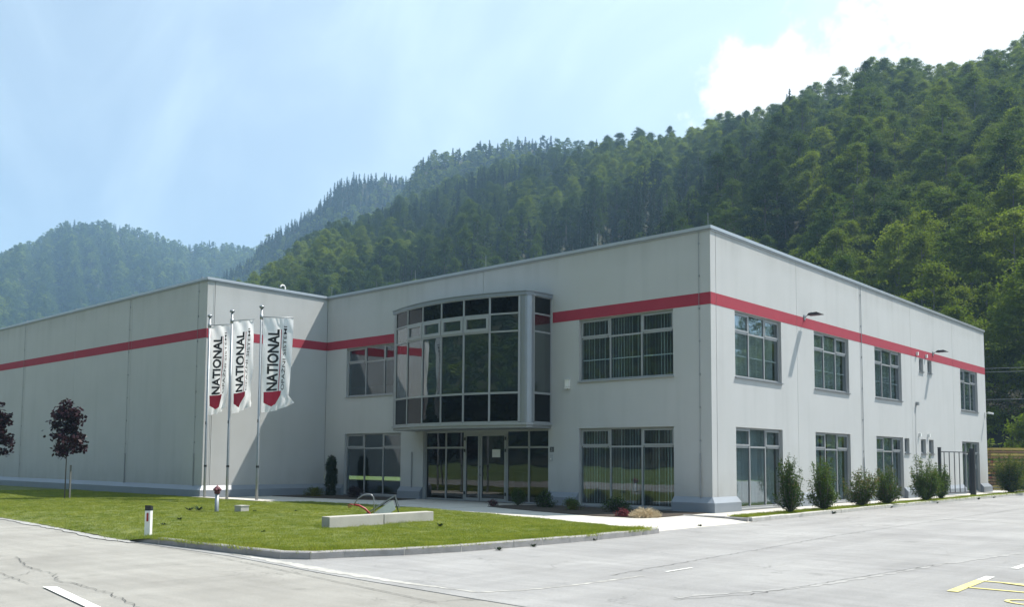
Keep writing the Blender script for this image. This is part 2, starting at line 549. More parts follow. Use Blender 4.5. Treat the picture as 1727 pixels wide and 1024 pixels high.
# ------------------------------------------------------------------ mesh helpers
class MB:
    def __init__(s):
        s.v, s.f, s.m = [], [], []

    def quad(s, a, b, c, d, mi=0):
        k = len(s.v)
        s.v += [tuple(a), tuple(b), tuple(c), tuple(d)]
        s.f.append((k, k + 1, k + 2, k + 3))
        s.m.append(mi)
        return s

    def box(s, p, q, mi=0):
        x0, x1 = sorted((p[0], q[0]))
        y0, y1 = sorted((p[1], q[1]))
        z0, z1 = sorted((p[2], q[2]))
        k = len(s.v)
        s.v += [(x0, y0, z0), (x1, y0, z0), (x1, y1, z0), (x0, y1, z0), (x0, y0, z1), (x1, y0, z1), (x1, y1, z1), (x0, y1, z1)]
        for f in ((0, 3, 2, 1), (4, 5, 6, 7), (0, 1, 5, 4), (1, 2, 6, 5), (2, 3, 7, 6), (3, 0, 4, 7)):
            s.f.append(tuple(k + i for i in f))
            s.m.append(mi)
        return s

    def obox(s, c, ax, ay, az, mi=0):
        """box about c with half-axis vectors"""
        c, ax, ay, az = Vector(c), Vector(ax), Vector(ay), Vector(az)
        if ax.cross(ay).dot(az) < 0:
            ax = -ax
        k = len(s.v)
        for sz in (-1, 1):
            for sx, sy in ((-1, -1), (1, -1), (1, 1), (-1, 1)):
                s.v.append(tuple(c + ax * sx + ay * sy + az * sz))
        for f in ((0, 3, 2, 1), (4, 5, 6, 7), (0, 1, 5, 4), (1, 2, 6, 5), (2, 3, 7, 6), (3, 0, 4, 7)):
            s.f.append(tuple(k + i for i in f))
            s.m.append(mi)
        return s

    def prism(s, poly, z0, z1, mi=0, ztop=None):
        """vertical prism over a counter-clockwise polygon"""
        n = len(poly)
        area = sum(poly[i][0] * poly[(i + 1) % n][1] - poly[(i + 1) % n][0] * poly[i][1] for i in range(n))
        if area < 0:
            poly = poly[::-1]
        k = len(s.v)
        s.v += [(p[0], p[1], z0) for p in poly] + [(p[0], p[1], (ztop(p) if ztop else z1)) for p in poly]
        s.f.append(tuple(k + i for i in range(n))[::-1])
        s.f.append(tuple(k + n + i for i in range(n)))
        s.m += [mi, mi]
        for i in range(n):
            j = (i + 1) % n
            s.f.append((k + i, k + j, k + n + j, k + n + i))
            s.m.append(mi)
        return s

    def tube(s, path, r, n=8, mi=0, cap=True):
        path = [Vector(p) for p in path]
        rs = r if isinstance(r, (list, tuple)) else [r] * len(path)
        k = len(s.v)
        ref = Vector((0, 0, 1))
        for i, p in enumerate(path):
            t = (path[min(i + 1, len(path) - 1)] - path[max(i - 1, 0)]).normalized()
            a = t.cross(ref)
            if a.length < 0.05:
                a = t.cross(Vector((1, 0, 0)))
            a.normalize()
            bb = t.cross(a)
            for j in range(n):
                th = 2 * math.pi * j / n
                s.v.append(tuple(p + (a * math.cos(th) + bb * math.sin(th)) * rs[i]))
        for i in range(len(path) - 1):
            for j in range(n):
                j2 = (j + 1) % n
                s.f.append((k + i * n + j, k + (i + 1) * n + j, k + (i + 1) * n + j2, k + i * n + j2))
                s.m.append(mi)
        if cap:
            s.f.append(tuple(k + j for j in range(n)))
            s.f.append(tuple(k + (len(path) - 1) * n + j for j in range(n))[::-1])
            s.m += [mi, mi]
        return s

    def lathe(s, c, prof, n=14, mi=0):
        """profile of (radius, z) turned about a vertical axis at c"""
        k = len(s.v)
        for (r, z) in prof:
            for j in range(n):
                th = 2 * math.pi * j / n
                s.v.append((c[0] + r * math.cos(th), c[1] + r * math.sin(th), c[2] + z))
        for i in range(len(prof) - 1):
            for j in range(n):
                j2 = (j + 1) % n
                s.f.append((k + i * n + j, k + i * n + j2, k + (i + 1) * n + j2, k + (i + 1) * n + j))
                s.m.append(mi)
        s.f.append(tuple(k + j for j in range(n))[::-1])
        s.f.append(tuple(k + (len(prof) - 1) * n + j for j in range(n)))
        s.m += [mi, mi]
        return s

    def mesh(s, name, mats, smooth=False):
        me = bpy.data.meshes.new(name)
        me.from_pydata(s.v, [], s.f)
        for mn in mats:
            me.materials.append(MATS[mn])
        if len(mats) > 1:
            me.polygons.foreach_set('material_index', s.m)
        if smooth:
            me.polygons.foreach_set('use_smooth', [True] * len(me.polygons))
        me.update()
        return me


def tag(o, label=None, cat=None, group=None, kind=None):
    if label:
        o['label'] = label
    if cat:
        o['category'] = cat
    if group:
        o['group'] = group
    if kind:
        o['kind'] = kind
    return o


def link(name, me, parent=None, loc=None):
    o = bpy.data.objects.new(name, me)
    COL.objects.link(o)
    if parent is not None:
        o.parent = parent
    if loc is not None:
        o.location = loc
    return o


def obj(name, mb, mats, parent=None, loc=None, smooth=False):
    if isinstance(mats, str):
        mats = [mats]
    return link(name, mb.mesh(name, mats, smooth), parent, loc)


def empty(name, loc=(0, 0, 0), parent=None, rz=0):
    o = bpy.data.objects.new(name, None)
    o.empty_display_size = 0.3
    COL.objects.link(o)
    o.location = loc
    o.rotation_euler = (0, 0, rz)
    if parent is not None:
        o.parent = parent
    return o


def struct(name, mb, mats, parent=None, smooth=False):
    o = obj(name, mb, mats, parent, smooth=smooth)
    if parent is None:
        o['kind'] = 'structure'
    return o


def quads_mesh(name, P, mat_names, midx=None):
    """P: (n,4,3) array of quads -> mesh"""
    n = len(P)
    me = bpy.data.meshes.new(name)
    me.vertices.add(n * 4)
    me.vertices.foreach_set('co', P.reshape(-1).astype(np.float32))
    me.loops.add(n * 4)
    me.loops.foreach_set('vertex_index', np.arange(n * 4, dtype=np.int32))
    me.polygons.add(n)
    me.polygons.foreach_set('loop_start', np.arange(n, dtype=np.int32) * 4)
    for mn in mat_names:
        me.materials.append(MATS[mn])
    if midx is not None:
        me.polygons.foreach_set('material_index', midx.astype(np.int32))
    me.update(calc_edges=True)
    return me


def leaf_quads(C, Nn, L, W, g):
    """rhombic leaves at C (n,3) with normals Nn, length L, width W"""
    n = len(C)
    t = g.normal(size=(n, 3))
    t -= (t * Nn).sum(1)[:, None] * Nn
    t /= np.linalg.norm(t, axis=1)[:, None] + 1e-9
    b = np.cross(Nn, t)
    L = np.broadcast_to(L, (n,))[:, None]
    W = np.broadcast_to(W, (n,))[:, None]
    q = np.stack([C - t * L, C + b * W - t * L * 0.1, C + t * L, C - b * W - t * L * 0.1], 1)
    return q


def unit(a):
    return a / (np.linalg.norm(a, axis=-1, keepdims=True) + 1e-9)


# ------------------------------------------------------------------ ground, road, kerbs
ZR = -0.10
g = MB()
g.quad((-2400, -1500, -0.35), (900, -1500, -0.35), (900, 1800, -0.35), (-2400, 1800, -0.35))
struct('ground', g, 'meadow')

road = MB()
road.quad((-130, -31, ZR - 0.008), (90, -31, ZR - 0.008), (90, -14.0, ZR - 0.008), (-130, -14.0, ZR - 0.008))
struct('road', road, 'asphalt_road')
lot = MB()
k = [(-3.9, -16.62), (0.0, -16.66), (3.2, -17.0), (6.5, -17.2), (12, -17.4), (60, -18.2), (60, 46), (-4, 46)]
lot.prism(k, ZR - 0.3, ZR)
struct('car_park', lot, 'asphalt_lot')


def ribbon(pts, wd, z, jitter=0.0, seed=1, step=0.35):
    """flat strip along a polyline with ragged edges"""
    rr = random.Random(seed)
    P = []
    for a, b in zip(pts[:-1], pts[1:]):
        a, b = Vector(a), Vector(b)
        n = max(1, int((b - a).length / step))
        for i in range(n):
            P.append(a.lerp(b, i / n))
    P.append(Vector(pts[-1]))
    m = MB()
    prev = None
    for i, p in enumerate(P):
        t = (P[min(i + 1, len(P) - 1)] - P[max(i - 1, 0)]).normalized()
        nrm = Vector((-t.y, t.x))
        ww = wd(i / (len(P) - 1)) if callable(wd) else wd
        a = p + nrm * (ww / 2 + rr.uniform(-1, 1) * jitter)
        b = p - nrm * (ww / 2 + rr.uniform(-1, 1) * jitter)
        if prev:
            m.quad((*prev[0], z), (*prev[1], z), (*b, z), (*a, z))
        prev = (a, b)
    return m


# pale lime-washed seam between the road and the parking asphalt
sm = ribbon([(-0.25, -16.45), (1.6, -16.62), (3.0, -16.78), (4.9, -16.86), (6.15, -16.80), (6.45, -16.2), (6.62, -15.4), (6.72, -13.9)],
            lambda t: 0.05 + 0.17 * max(0, math.sin(math.pi * min(1, t * 1.6))) , ZR + 0.004, 0.035, 3, 0.10)
struct('asphalt_seam', sm, 'lime_deposit')
cr = MB()


def crack(pts, wdt, seed, amp=0.05):
    rr = random.Random(seed)
    q = []
    for a, b in zip(pts[:-1], pts[1:]):
        a, b = Vector(a), Vector(b)
        n = max(2, int((b - a).length / 0.10))
        for i in range(n):
            q.append(a.lerp(b, i / n) + Vector((rr.uniform(-amp, amp), rr.uniform(-amp, amp))))
    m = ribbon([tuple(p) for p in q], wdt, ZR + 0.0055, wdt * 0.3, seed, 5)
    k0 = len(cr.v)
    cr.v += m.v
    cr.f += [tuple(i + k0 for i in f) for f in m.f]
    cr.m += m.m


crack([(-3.9, -16.70), (-1.4, -16.75), (1.2, -17.05), (3.4, -17.35), (6.5, -17.75)], 0.012, 5, 0.012)
crack([(-2.4, -19.3), (-0.6, -19.75), (0.4, -19.75), (1.2, -20.05), (2.2, -20.0)], 0.012, 6, 0.05)
crack([(2.1, -20.0), (3.0, -20.1), (3.9, -20.25), (4.9, -20.6)], 0.012, 7, 0.05)
crack([(-3.0, -20.2), (-0.5, -20.25), (1.4, -20.45)], 0.010, 8, 0.02)
crack([(-0.2, -19.8), (0.2, -20.1), (0.6, -20.6)], 0.007, 9, 0.04)
crack([(6.35, -14.2), (6.2, -12.0), (6.0, -8.0), (5.75, -4.7), (5.7, 2.0), (5.66, 9.3), (5.6, 20)], 0.012, 11, 0.03)
crack([(8.3, -15.6), (8.75, -14.6), (9.05, -12.2), (9.3, -10.0), (9.45, -8.7)], 0.012, 12, 0.035)
struct('asphalt_crack', cr, 'crack_fill')
lm = ribbon([(8.2, -15.4), (8.95, -13.4), (9.2, -11.6), (9.4, -9.4), (9.9, -6.0)], 0.09, ZR + 0.004, 0.05, 8, 0.12)
struct('lime_streak', lm, 'lime_faint')

z1 = ZR + 0.009
mk = MB()
mk.quad((1.74, -20.44, z1), (3.95, -20.78, z1), (4.02, -20.66, z1), (1.86, -20.31, z1))
tag(struct('road_marking', mk, 'road_paint'), 'single white painted lane dash on the grey road')
mk = MB()
mk.quad((6.69, -13.25, z1), (6.735, -13.25, z1), (6.735, -12.5, z1), (6.69, -12.5, z1))
tag(struct('road_marking', mk, 'road_paint'), 'short thin white dash on the parking asphalt')
mk = MB()
mk.quad((10.43, -8.9, z1), (10.54, -8.9, z1), (10.54, -8.2, z1), (10.43, -8.2, z1))
tag(struct('road_marking', mk, 'road_paint'), 'white dash beside the yellow bay lines')
mk = ribbon([(3.4, 4.42), (8.5, 3.4)], 0.07, z1, 0.015, 4, 0.3)
tag(struct('road_marking', mk, 'lime_deposit'), 'faint worn line across the car park')
mk = MB()
mk.quad((10.50, -12.40, z1), (10.64, -12.40, z1), (10.58, -10.85, z1), (10.45, -10.85, z1))
mk.quad((10.60, -11.86, z1), (16, -11.70, z1), (16, -11.62, z1), (10.60, -11.78, z1))
mk.quad((10.585, -10.98, z1), (16, -10.92, z1), (16, -10.84, z1), (10.58, -10.90, z1))
mk.quad((10.8, -11.0, z1 + 0.003), (12.2, -11.55, z1 + 0.003), (12.35, -11.45, z1 + 0.003), (11.0, -10.93, z1 + 0.003))
tag(struct('bay_marking', mk, 'yellow_paint'), 'worn yellow lines of a parking bay')
mk = MB()
mk.quad((10.45, -10.85, z1), (10.58, -10.85, z1), (10.555, -10.30, z1), (10.43, -10.30, z1))
tag(struct('bay_marking', mk, 'road_paint'), 'white end of the yellow bay line')


def ring_mark(cx, cy_, rx, ry, wd, n=40):
    m = MB()
    for i in range(n):
        a, b = 2 * math.pi * i / n, 2 * math.pi * (i + 1) / n
        m.quad((cx + (rx - wd) * math.cos(a), cy_ + (ry - wd) * math.sin(a), z1), (cx + rx * math.cos(a), cy_ + ry * math.sin(a), z1),
               (cx + rx * math.cos(b), cy_ + ry * math.sin(b), z1), (cx + (rx - wd) * math.cos(b), cy_ + (ry - wd) * math.sin(b), z1))
    return m


tag(struct('bay_letter', ring_mark(11.62, -12.75, 0.34, 0.24, 0.055), 'yellow_paint'), 'painted round letter inside the yellow bay')

# lawn: a gently uneven sheet, south edge to the road / kerb, north edge to the path / wing
SOUTH = [(-120, -12.0), (-40, -14.6), (-20, -15.5), (-13.34, -15.81), (-11.1, -15.93), (-8.45, -16.17), (-5.3, -16.50), (-3.9, -16.58), (-3.1, -16.52),
         (0.95, -16.2), (1.30, -15.85), (1.60, -15.2), (1.95, -14.5), (2.2, -13.6), (2.33, -12.5), (2.44, -11.0), (2.46, -9.0), (2.47, -7.6)]
NORTH = [(-120, -6.1), (-20.0, -6.1), (-19.8, -6.35), (-14.9, -6.42), (-14.3, -4.95), (-11.5, -4.8), (-8.35, -4.85), (-3.6, -5.63), (0.34, -6.61), (2.1, -7.1), (2.47, -7.4)]


def interp(P, x):
    for a, b in zip(P[:-1], P[1:]):
        if x <= b[0]:
            t = (x - a[0]) / (b[0] - a[0])
            return a[1] + t * (b[1] - a[1])
    return P[-1][1]


def lawn_z(x, y):
    s = interp(SOUTH, x)
    d = y - s
    base = 0.012 + 0.02 * noise.noise(Vector((x * 0.5, y * 0.5, 0)))
    if x < -3.1:
        k_ = min(1, max(0, (-3.1 - x) / 1.0))
        e = max(0, 1 - d / 1.2)
        base -= 0.098 * k_ * e ** 1.5
    if x < -19:
        base += 0.05 * min(1, (-19 - x) / 10) * math.sin(min(1, max(0, d / 8)) * math.pi)
    return base


xs = list(np.arange(-120, -30, 2.0)) + list(np.arange(-30, 2.3, 0.35)) + [2.33, 2.40, 2.465]
lw = MB()
nj = 30
for x in xs:
    ys, yn = interp(SOUTH, x), interp(NORTH, x)
    for j in range(nj + 1):
        y = ys + (yn - ys) * j / nj
        jit = 0.0 if x > -3.6 or j > 0 else 0.10 * noise.noise(Vector((x * 2.3, 5, 0)))
        lw.v.append((x, y + jit, lawn_z(x, y)))
for i in range(len(xs) - 1):
    for j in range(nj):
        a = i * (nj + 1) + j
        lw.f.append((a, a + nj + 1, a + nj + 2, a + 1))
        lw.m.append(0)
struct('lawn', lw, 'turf', smooth=True)
# gravelly verge where the lawn frays into the road
vg = ribbon([(-60, -14.1), (-20, -15.55), (-13.34, -15.88), (-8.45, -16.25), (-5.3, -16.62), (-3.6, -16.68)], 0.22, ZR + 0.006, 0.06, 14, 0.2)
struct('gravel_verge', vg, 'lime_faint')

# footpath and forecourt slab (ramps down to the car park)
fp = MB()
PXS = [-19.7, -17, -14.9, -14.3, -11.5, -8.35, -6, -3.6, -1.5, 0.34, 1.5, 2.1, 2.2]


def path_z(x, y):
    t = min(1, max(0, (x - 1.2) / 1.0))
    return -0.006 - 0.090 * t


for x in PXS:
    yn = 0.02 if x < 0.0 else -1.62
    ys = interp(NORTH, x) - 0.05 if x < 2.15 else -6.4
    for j in range(7):
        y = ys + (yn - ys) * j / 6
        fp.v.append((x, y, path_z(x, y)))
for i in range(len(PXS) - 1):
    for j in range(6):
        a = i * 7 + j
        fp.f.append((a, a + 7, a + 8, a + 1))
        fp.m.append(0)
struct('footpath', fp, 'path_concrete')
jt = MB()
for x in (-16.5, -13.5, -10.5, -7.5, -4.2):
    y0 = interp(NORTH, x)
    jt.box((x - 0.006, y0, -0.02), (x + 0.006, min(-1.9, y0 + 4.2), -0.0035))
struct('path_joint', jt, 'crack_fill')
# side pavement along the lit wall, grass strip, apron
sp = MB()
sp.box((-0.3, -1.62, -0.2), (1.22, 33.2, 0.0))
struct('side_pavement', sp, 'path_concrete')
gs = MB()
nn = 60
for i in range(nn + 1):
    y = -1.2 + (70 + 1.2) * i / nn
    for j in range(4):
        x = 1.22 + 0.76 * j / 3 + (0.08 * noise.noise(Vector((y * 1.7, 3, 1))) if j == 0 else 0)
        gs.v.append((x, y, 0.006 + 0.02 * noise.noise(Vector((x * 3, y * 1.3, 2)))))
for i in range(nn):
    for j in range(3):
        a = i * 4 + j
        gs.f.append((a, a + 1, a + 5, a + 4))
        gs.m.append(0)
struct('grass_verge', gs, 'turf', smooth=True)
# planting beds
bd = MB()
bd.prism([(-6.62, -0.2), (-7.5, -1.4), (-7.3, -2.45), (-4.4, -3.35), (-1.6, -4.0), (-0.45, -3.85), (0.10, -3.2), (0.05, -1.75), (-0.02, -0.2)], -0.1, 0.012)
struct('planting_bed', bd, 'soil')
bd = MB()
bd.prism([(-19.6, -0.3), (-19.6, -2.9), (-17.6, -2.9), (-14.4, -2.45), (-12.9, -1.6), (-13.3, -0.3)], -0.1, 0.012)
struct('planting_bed', bd, 'soil')


# kerbs: each stone its own block
def kerb(name, pts, width, ztop, zbot, mat, label, side=1, stone=0.97, chamfer=0.02, first_low=False):
    root = empty(name, (0, 0, 0))
    root['kind'] = 'structure'
    P = [Vector(p) for p in pts]
    seg = []
    for a, b in zip(P[:-1], P[1:]):
        seg.append((b - a).length)
    tot = sum(seg)

    def at(d):
        for i, s_ in enumerate(seg):
            if d <= s_ or i == len(seg) - 1:
                t = (P[i + 1] - P[i]).normalized()
                return P[i] + t * d, t
            d -= s_
    rr = random.Random(5)
    cuts = []
    d0 = 0
    for sg in seg:
        k2 = max(1, round(sg / stone))
        cuts += [(d0 + sg * j / k2, d0 + sg * (j + 1) / k2) for j in range(k2)]
        d0 += sg
    mo = MB()
    for i, (ca, cb) in enumerate(cuts):
        a, ta = at(ca + 0.007)
        b, tb = at(cb - 0.007)
        if i:
            q0, t0 = at(ca - 0.006)
            q1, t1 = at(ca + 0.006)
            nn_ = Vector((-t0.y, t0.x)) * side
            mo.obox(((q0.x + q1.x) / 2 + nn_.x * (width / 2 + 0.002), (q0.y + q1.y) / 2 + nn_.y * (width / 2 + 0.002), (ztop + zbot) / 2 - 0.004), (t0.x * 0.0065, t0.y * 0.0065, 0), (nn_.x * width / 2, nn_.y * width / 2, 0), (0, 0, (ztop - zbot) / 2))
        na = Vector((-ta.y, ta.x)) * side
        nb = Vector((-tb.y, tb.x)) * side
        zt = ztop + rr.uniform(-0.006, 0.006)
        z0t = zt
        if first_low and i == 0:
            z0t = ZR + 0.02
        m = MB()
        o_ = Vector((rr.uniform(-0.006, 0.006), rr.uniform(-0.006, 0.006)))
        a, b = a + o_, b + o_
        prof = [(0, zbot), (0, -chamfer), (chamfer, 0), (width, 0), (width, zbot)]
        for (p, nrm, zz) in ((a, na, z0t), (b, nb, zt)):
            for (d, dz) in prof:
                q = p + nrm * d
                m.v.append((q.x, q.y, zbot if dz == zbot else zz + dz))
        for jx in range(4):
            f_ = (jx, jx + 1, jx + 6, jx + 5)
            m.f.append(f_ if side < 0 else f_[::-1])
            m.m.append(0)
        m.f += [(0, 1, 2, 3, 4), (9, 8, 7, 6, 5)]
        m.m += [0, 0]
        obj('kerb_stone', m, mat, root)
    obj('mortar', mo, 'path_concrete', root)['kind'] = 'stuff'
    return root


kerb('kerb', [(-3.85, -16.55), (1.02, -16.33), (1.45, -16.02), (1.62, -15.45), (2.05, -14.45), (2.33, -13.3), (2.47, -12.0), (2.58, -10.4), (2.59, -8.5), (2.50, -6.9)],
     0.14, 0.030, ZR - 0.1, 'kerb_concrete', '', 1, 0.98, first_low=True)
kerb('kerb', [(2.16, -1.62), (2.12, 1.7), (2.02, 7.0), (1.98, 17.2), (2.0, 30.2), (2.0, 69)], 0.14, 0.028, ZR - 0.1, 'kerb_pale', '', 1, 0.98)
kerb('edging', [(0.0, -1.80), (2.10, -1.76)], 0.10, 0.026, ZR - 0.05, 'kerb_concrete', '', 1, 0.7)

# ------------------------------------------------------------------ building
H = 9.0
XW = -19.874      # inner corner / wing flank
YW = -6.055       # wing front
LY = 30.48
ZS0, ZS1, ZP, ZP2, PP = 6.563, 6.948, 0.481, 0.301, 0.170
bld = empty('office_building', (-10, 10, 0))
tag(bld, 'two-storey grey company building with a red stripe, glass bay and long windowless wing', 'building')
BO = Vector((-10, 10, 0))


def bobj(name, mb, mats, parent=None, smooth=False):
    """part of the building; meshes are written in world metres, so undo the root's offset"""
    if parent is None:
        o = obj(name, mb, mats, bld, smooth=smooth)
        o.location = -BO
    else:
        o = obj(name, mb, mats, parent, smooth=smooth)
    return o


def each(name, mb, mats, parent=None):
    """every loose piece of the builder becomes an object of its own"""
    par = list(range(len(mb.v)))

    def find(a):
        while par[a] != a:
            par[a] = par[par[a]]
            a = par[a]
        return a
    for f in mb.f:
        r0 = find(f[0])
        for i in f[1:]:
            par[find(i)] = r0
    grp = {}
    for fi, f in enumerate(mb.f):
        grp.setdefault(find(f[0]), []).append(fi)
    out = []
    for fs in grp.values():
        m_ = MB()
        idx = {}
        for fi in fs:
            ff = []
            for i in mb.f[fi]:
                if i not in idx:
                    idx[i] = len(m_.v)
                    m_.v.append(mb.v[i])
                ff.append(idx[i])
            m_.f.append(tuple(ff))
            m_.m.append(mb.m[fi])
        out.append(bobj(name, m_, mats, parent))
    return out


# frames of reference of the four visible walls: (u along, n outward, z) -> world
T = {
    'front': lambda u, n, z: (u, -n, z),
    'side': lambda u, n, z: (n, u, z),
    'flank': lambda u, n, z: (XW + n, u, z),
    'wing': lambda u, n, z: (u, YW - n, z),
}


def wbox(mb, wl, u0, u1, n0, n1, z0, z1, mi=0):
    return mb.box(T[wl](u0, n0, z0), T[wl](u1, n1, z1), mi)


TH = 0.28


def wall_panel(wl, u0, u1, z0, z1, openings):
    """one precast panel with its openings cut out, joint gap left round it"""
    gp = 0.008
    ua, ub = u0 + gp, u1 - gp
    ops = [(max(a, ua), min(b, ub), c, d) for a, b, c, d in openings if b > ua and a < ub]
    us = sorted({ua, ub} | {v for o in ops for v in o[:2]})
    m = MB()
    for a, b in zip(us[:-1], us[1:]):
        if b - a < 1e-4:
            continue
        cuts = sorted([(c, d) for (p, q, c, d) in ops if p <= a + 1e-5 and q >= b - 1e-5])
        z = z0
        for c, d in cuts:
            if c > z + 1e-4:
                wbox(m, wl, a, b, -TH, 0, z, c)
            z = max(z, d)
        if z1 > z:
            wbox(m, wl, a, b, -TH, 0, z, z1)
    return bobj('wall_panel', m, 'plaster')


LOW = (0.06, 2.72)
UPP = (4.37, 6.555)
FRONT_W = [(-18.42, -14.64, 'l', 0), (-5.24, -1.38, 'l', 1), (-18.40, -14.64, 'u', 0), (-5.24, -1.38, 'u', 1)]
SIDE_W = [(1.55, 4.93), (7.68, 11.0), (13.81, 17.05), (25.85, 28.95)]
SMALL_L = [(17.22, 17.85), (19.43, 20.13), (20.57, 21.27)]
SMALL_U = [(19.45, 20.05), (20.65, 21.28)]
ENT = (-13.26, -6.62)
f_open = [(a, b, *(LOW if t == 'l' else UPP)) for a, b, t, _ in FRONT_W] + [(ENT[0], ENT[1], -0.02, 2.74), (-13.3, -7.0, 3.1, 7.3)]
s_open = [(a, b, *z) for a, b in SIDE_W for z in (LOW, UPP)] + [(a, b, 2.03, 2.70) for a, b in SMALL_L] + [(a, b, 5.93, 6.555) for a, b in SMALL_U]
HW = H - 0.02
for a, b in ((XW + 0.0, -9.94), (-9.94, 0.0)):
    wall_panel('front', a, b, 0.0, HW, f_open)
for a, b in ((0.0, 0.34), (0.34, 6.22), (6.22, 12.2), (12.2, 18.35), (18.35, 24.6), (24.6, LY)):
    if a == 0.0:
        # corner return: the front wall's thickness shows as a pale strip
        m = MB()
        wbox(m, 'side', TH + 0.001, b - 0.012, -TH, -0.001, 0, HW)
        m.box((-TH + 0.001, 0.001, 0), (-0.0005, TH, HW))
        bobj('corner_strip', m, 'plaster')
    else:
        wall_panel('side', a, b, 0.0, HW, s_open)
m = MB()
wbox(m, 'flank', YW + TH + 0.001, YW + 0.34 - 0.012, -TH, -0.0005, 0, HW)
bobj('corner_strip', m, 'plaster')
wall_panel('flank', YW + 0.34, -0.002, 0.0, HW, [])
WJ = [XW, -26.52, -32.64, -39.0, -45.2, -51.4, -57.6, -63.8]
for b, a in zip(WJ[:-1], WJ[1:]):
    wall_panel('wing', a, b, 0.0, HW, [])
# dark backing behind joints, back walls, roofs, floors
m = MB()
wbox(m, 'wing', -63.8, XW - 0.01, -TH - 0.05, -TH - 0.002, 0, HW - 0.05)
wbox(m, 'flank', YW + TH + 0.05, -0.3, -TH - 0.05, -TH - 0.002, 0, HW - 0.05)
each('joint_backing', m, 'interior_dark')
m = MB()
m.box((XW, LY - 0.3, 0), (-0.3, LY - 0.001, HW))
m.box((-63.8, 29.7, 0), (XW - 0.02, 30.0, HW))
m.box((-63.8, YW + 0.3, 0), (-63.5, 29.7, HW))
each('back_wall', m, 'plaster')
m = MB()
m.box((XW + 0.001, 0.3, 8.45), (-0.3, LY - 0.31, 8.62))
m.box((-63.49, YW + 0.36, 8.45), (XW - 0.35, 29.69, 8.62))
each('roof', m, 'roof_felt')
m = MB()
m.box((XW + 0.1, 0.30, 3.30), (-0.30, LY - 0.32, 3.62))
m.box((XW + 0.1, 0.30, -0.05), (-0.30, LY - 0.32, 0.0))
each('floor_slab', m, 'interior')
m = MB()
m.box((XW + 0.1, 4.8, 0.01), (-5.4, 4.95, 3.29))
m.box((XW + 0.1, 4.8, 3.63), (-5.4, 4.95, 8.4))
m.box((-5.4, 4.95, 0.01), (-5.25, LY - 0.4, 3.29))
m.box((-5.4, 4.95, 3.63), (-5.25, LY - 0.4, 8.4))
for z0_, z1_ in ((0.01, 3.29), (3.63, 8.4)):
    m.box((-13.75, 0.32, z0_), (-13.6, 4.79, z1_))
    m.box((-6.2, 0.32, z0_), (-6.05, 4.79, z1_))
    for yy in (12.2, 18.4, 24.6):
        m.box((-5.24, yy, z0_), (-0.35, yy + 0.12, z1_))
each('partition', m, 'interior')

# red painted stripe, a thin coat proud of the panels, broken at the joints
m = MB()


def stripe(wl, a, b):
    wbox(m, wl, a + 0.010, b - 0.010, 0.0015, 0.005, ZS0, ZS1)


for a, b in ((XW + 0.004, -13.86), (-6.44, 0.01)):
    stripe('front', a, b)
for a, b in ((-0.006, 0.34), (0.34, 6.22), (6.22, 12.2), (12.2, 18.35), (18.35, 24.6), (24.6, LY + 0.01)):
    stripe('side', a, b)
stripe('flank', YW - 0.006, YW + 0.34)
stripe('flank', YW + 0.34, -0.004)
for b, a in zip(WJ[:-1], WJ[1:]):
    stripe('wing', a, b)
each('red_stripe', m, 'stripe_red')

# parapet coping
m = MB()
CO = 0.055
m.box((XW + CO, -CO, H - 0.02), (CO, 0.33, H + 0.085))
m.box((-0.33, 0.331, H - 0.02), (CO, LY + CO, H + 0.085))
m.box((XW - 0.33, YW + 0.331, H - 0.021), (XW + CO - 0.001, -CO, H + 0.084))
m.box((-63.9, YW - CO, H - 0.02), (XW + CO, YW + 0.33, H + 0.085))
m.box((XW - 0.33, -CO + 0.001, H - 0.021), (XW + CO - 0.001, LY, H + 0.0835))
each('parapet_coping', m, 'coping')
m = MB()
for wl, a, b in (('front', XW + 0.02, 0.0), ('side', 0.0, LY), ('flank', YW, -0.06), ('wing', -63.8, XW)):
    wbox(m, wl, a, b, 0.002, 0.028, H - 0.075, H - 0.024)
each('coping_drip', m, 'alu_frame')


# plinths
def plinth(wl, a, b, ea=0.0, eb=0.0):
    """sheet-clad base: upright face, sloping top; ea/eb carry it round a corner"""
    m = MB()
    prof = [(0.003, 0.0), (PP, 0.0), (PP, ZP2), (0.003, ZP)]
    k_ = len(m.v)
    for (u, e) in ((a, -ea), (b, eb)):
        for (n_, z_) in prof:
            m.v.append(T[wl](u + e * n_, n_, z_ + 0.001))
    for f_ in ((0, 1, 5, 4), (1, 2, 6, 5), (2, 3, 7, 6), (3, 0, 4, 7), (3, 2, 1, 0), (4, 5, 6, 7)):
        m.f.append(f_)
        m.m.append(0)
    o = bobj('plinth', m, 'plinth_sheet')
    bm = bmesh.new()
    bm.from_mesh(o.data)
    bmesh.ops.recalc_face_normals(bm, faces=bm.faces)
    bm.to_mesh(o.data)
    bm.free()


plinth('front', XW + 0.17, -18.42)
plinth('front', -14.64, -13.26)
plinth('front', -6.62, -5.24)
plinth('front', -1.38, 0.0, 0, 1)
plinth('side', 0.0, 1.55, 1, 0)
plinth('side', 4.93, 7.68)
plinth('side', 11.0, 13.81)
plinth('side', 17.05, 25.85)
plinth('side', 28.95, LY, 0, 1)
plinth('flank', YW, -0.0, 1, 0)
for b, a in zip(WJ[:-1], WJ[1:]):
    plinth('wing', a + 0.003, b - (0.003 if b != XW else 0), 0, 1 if b == XW else 0)


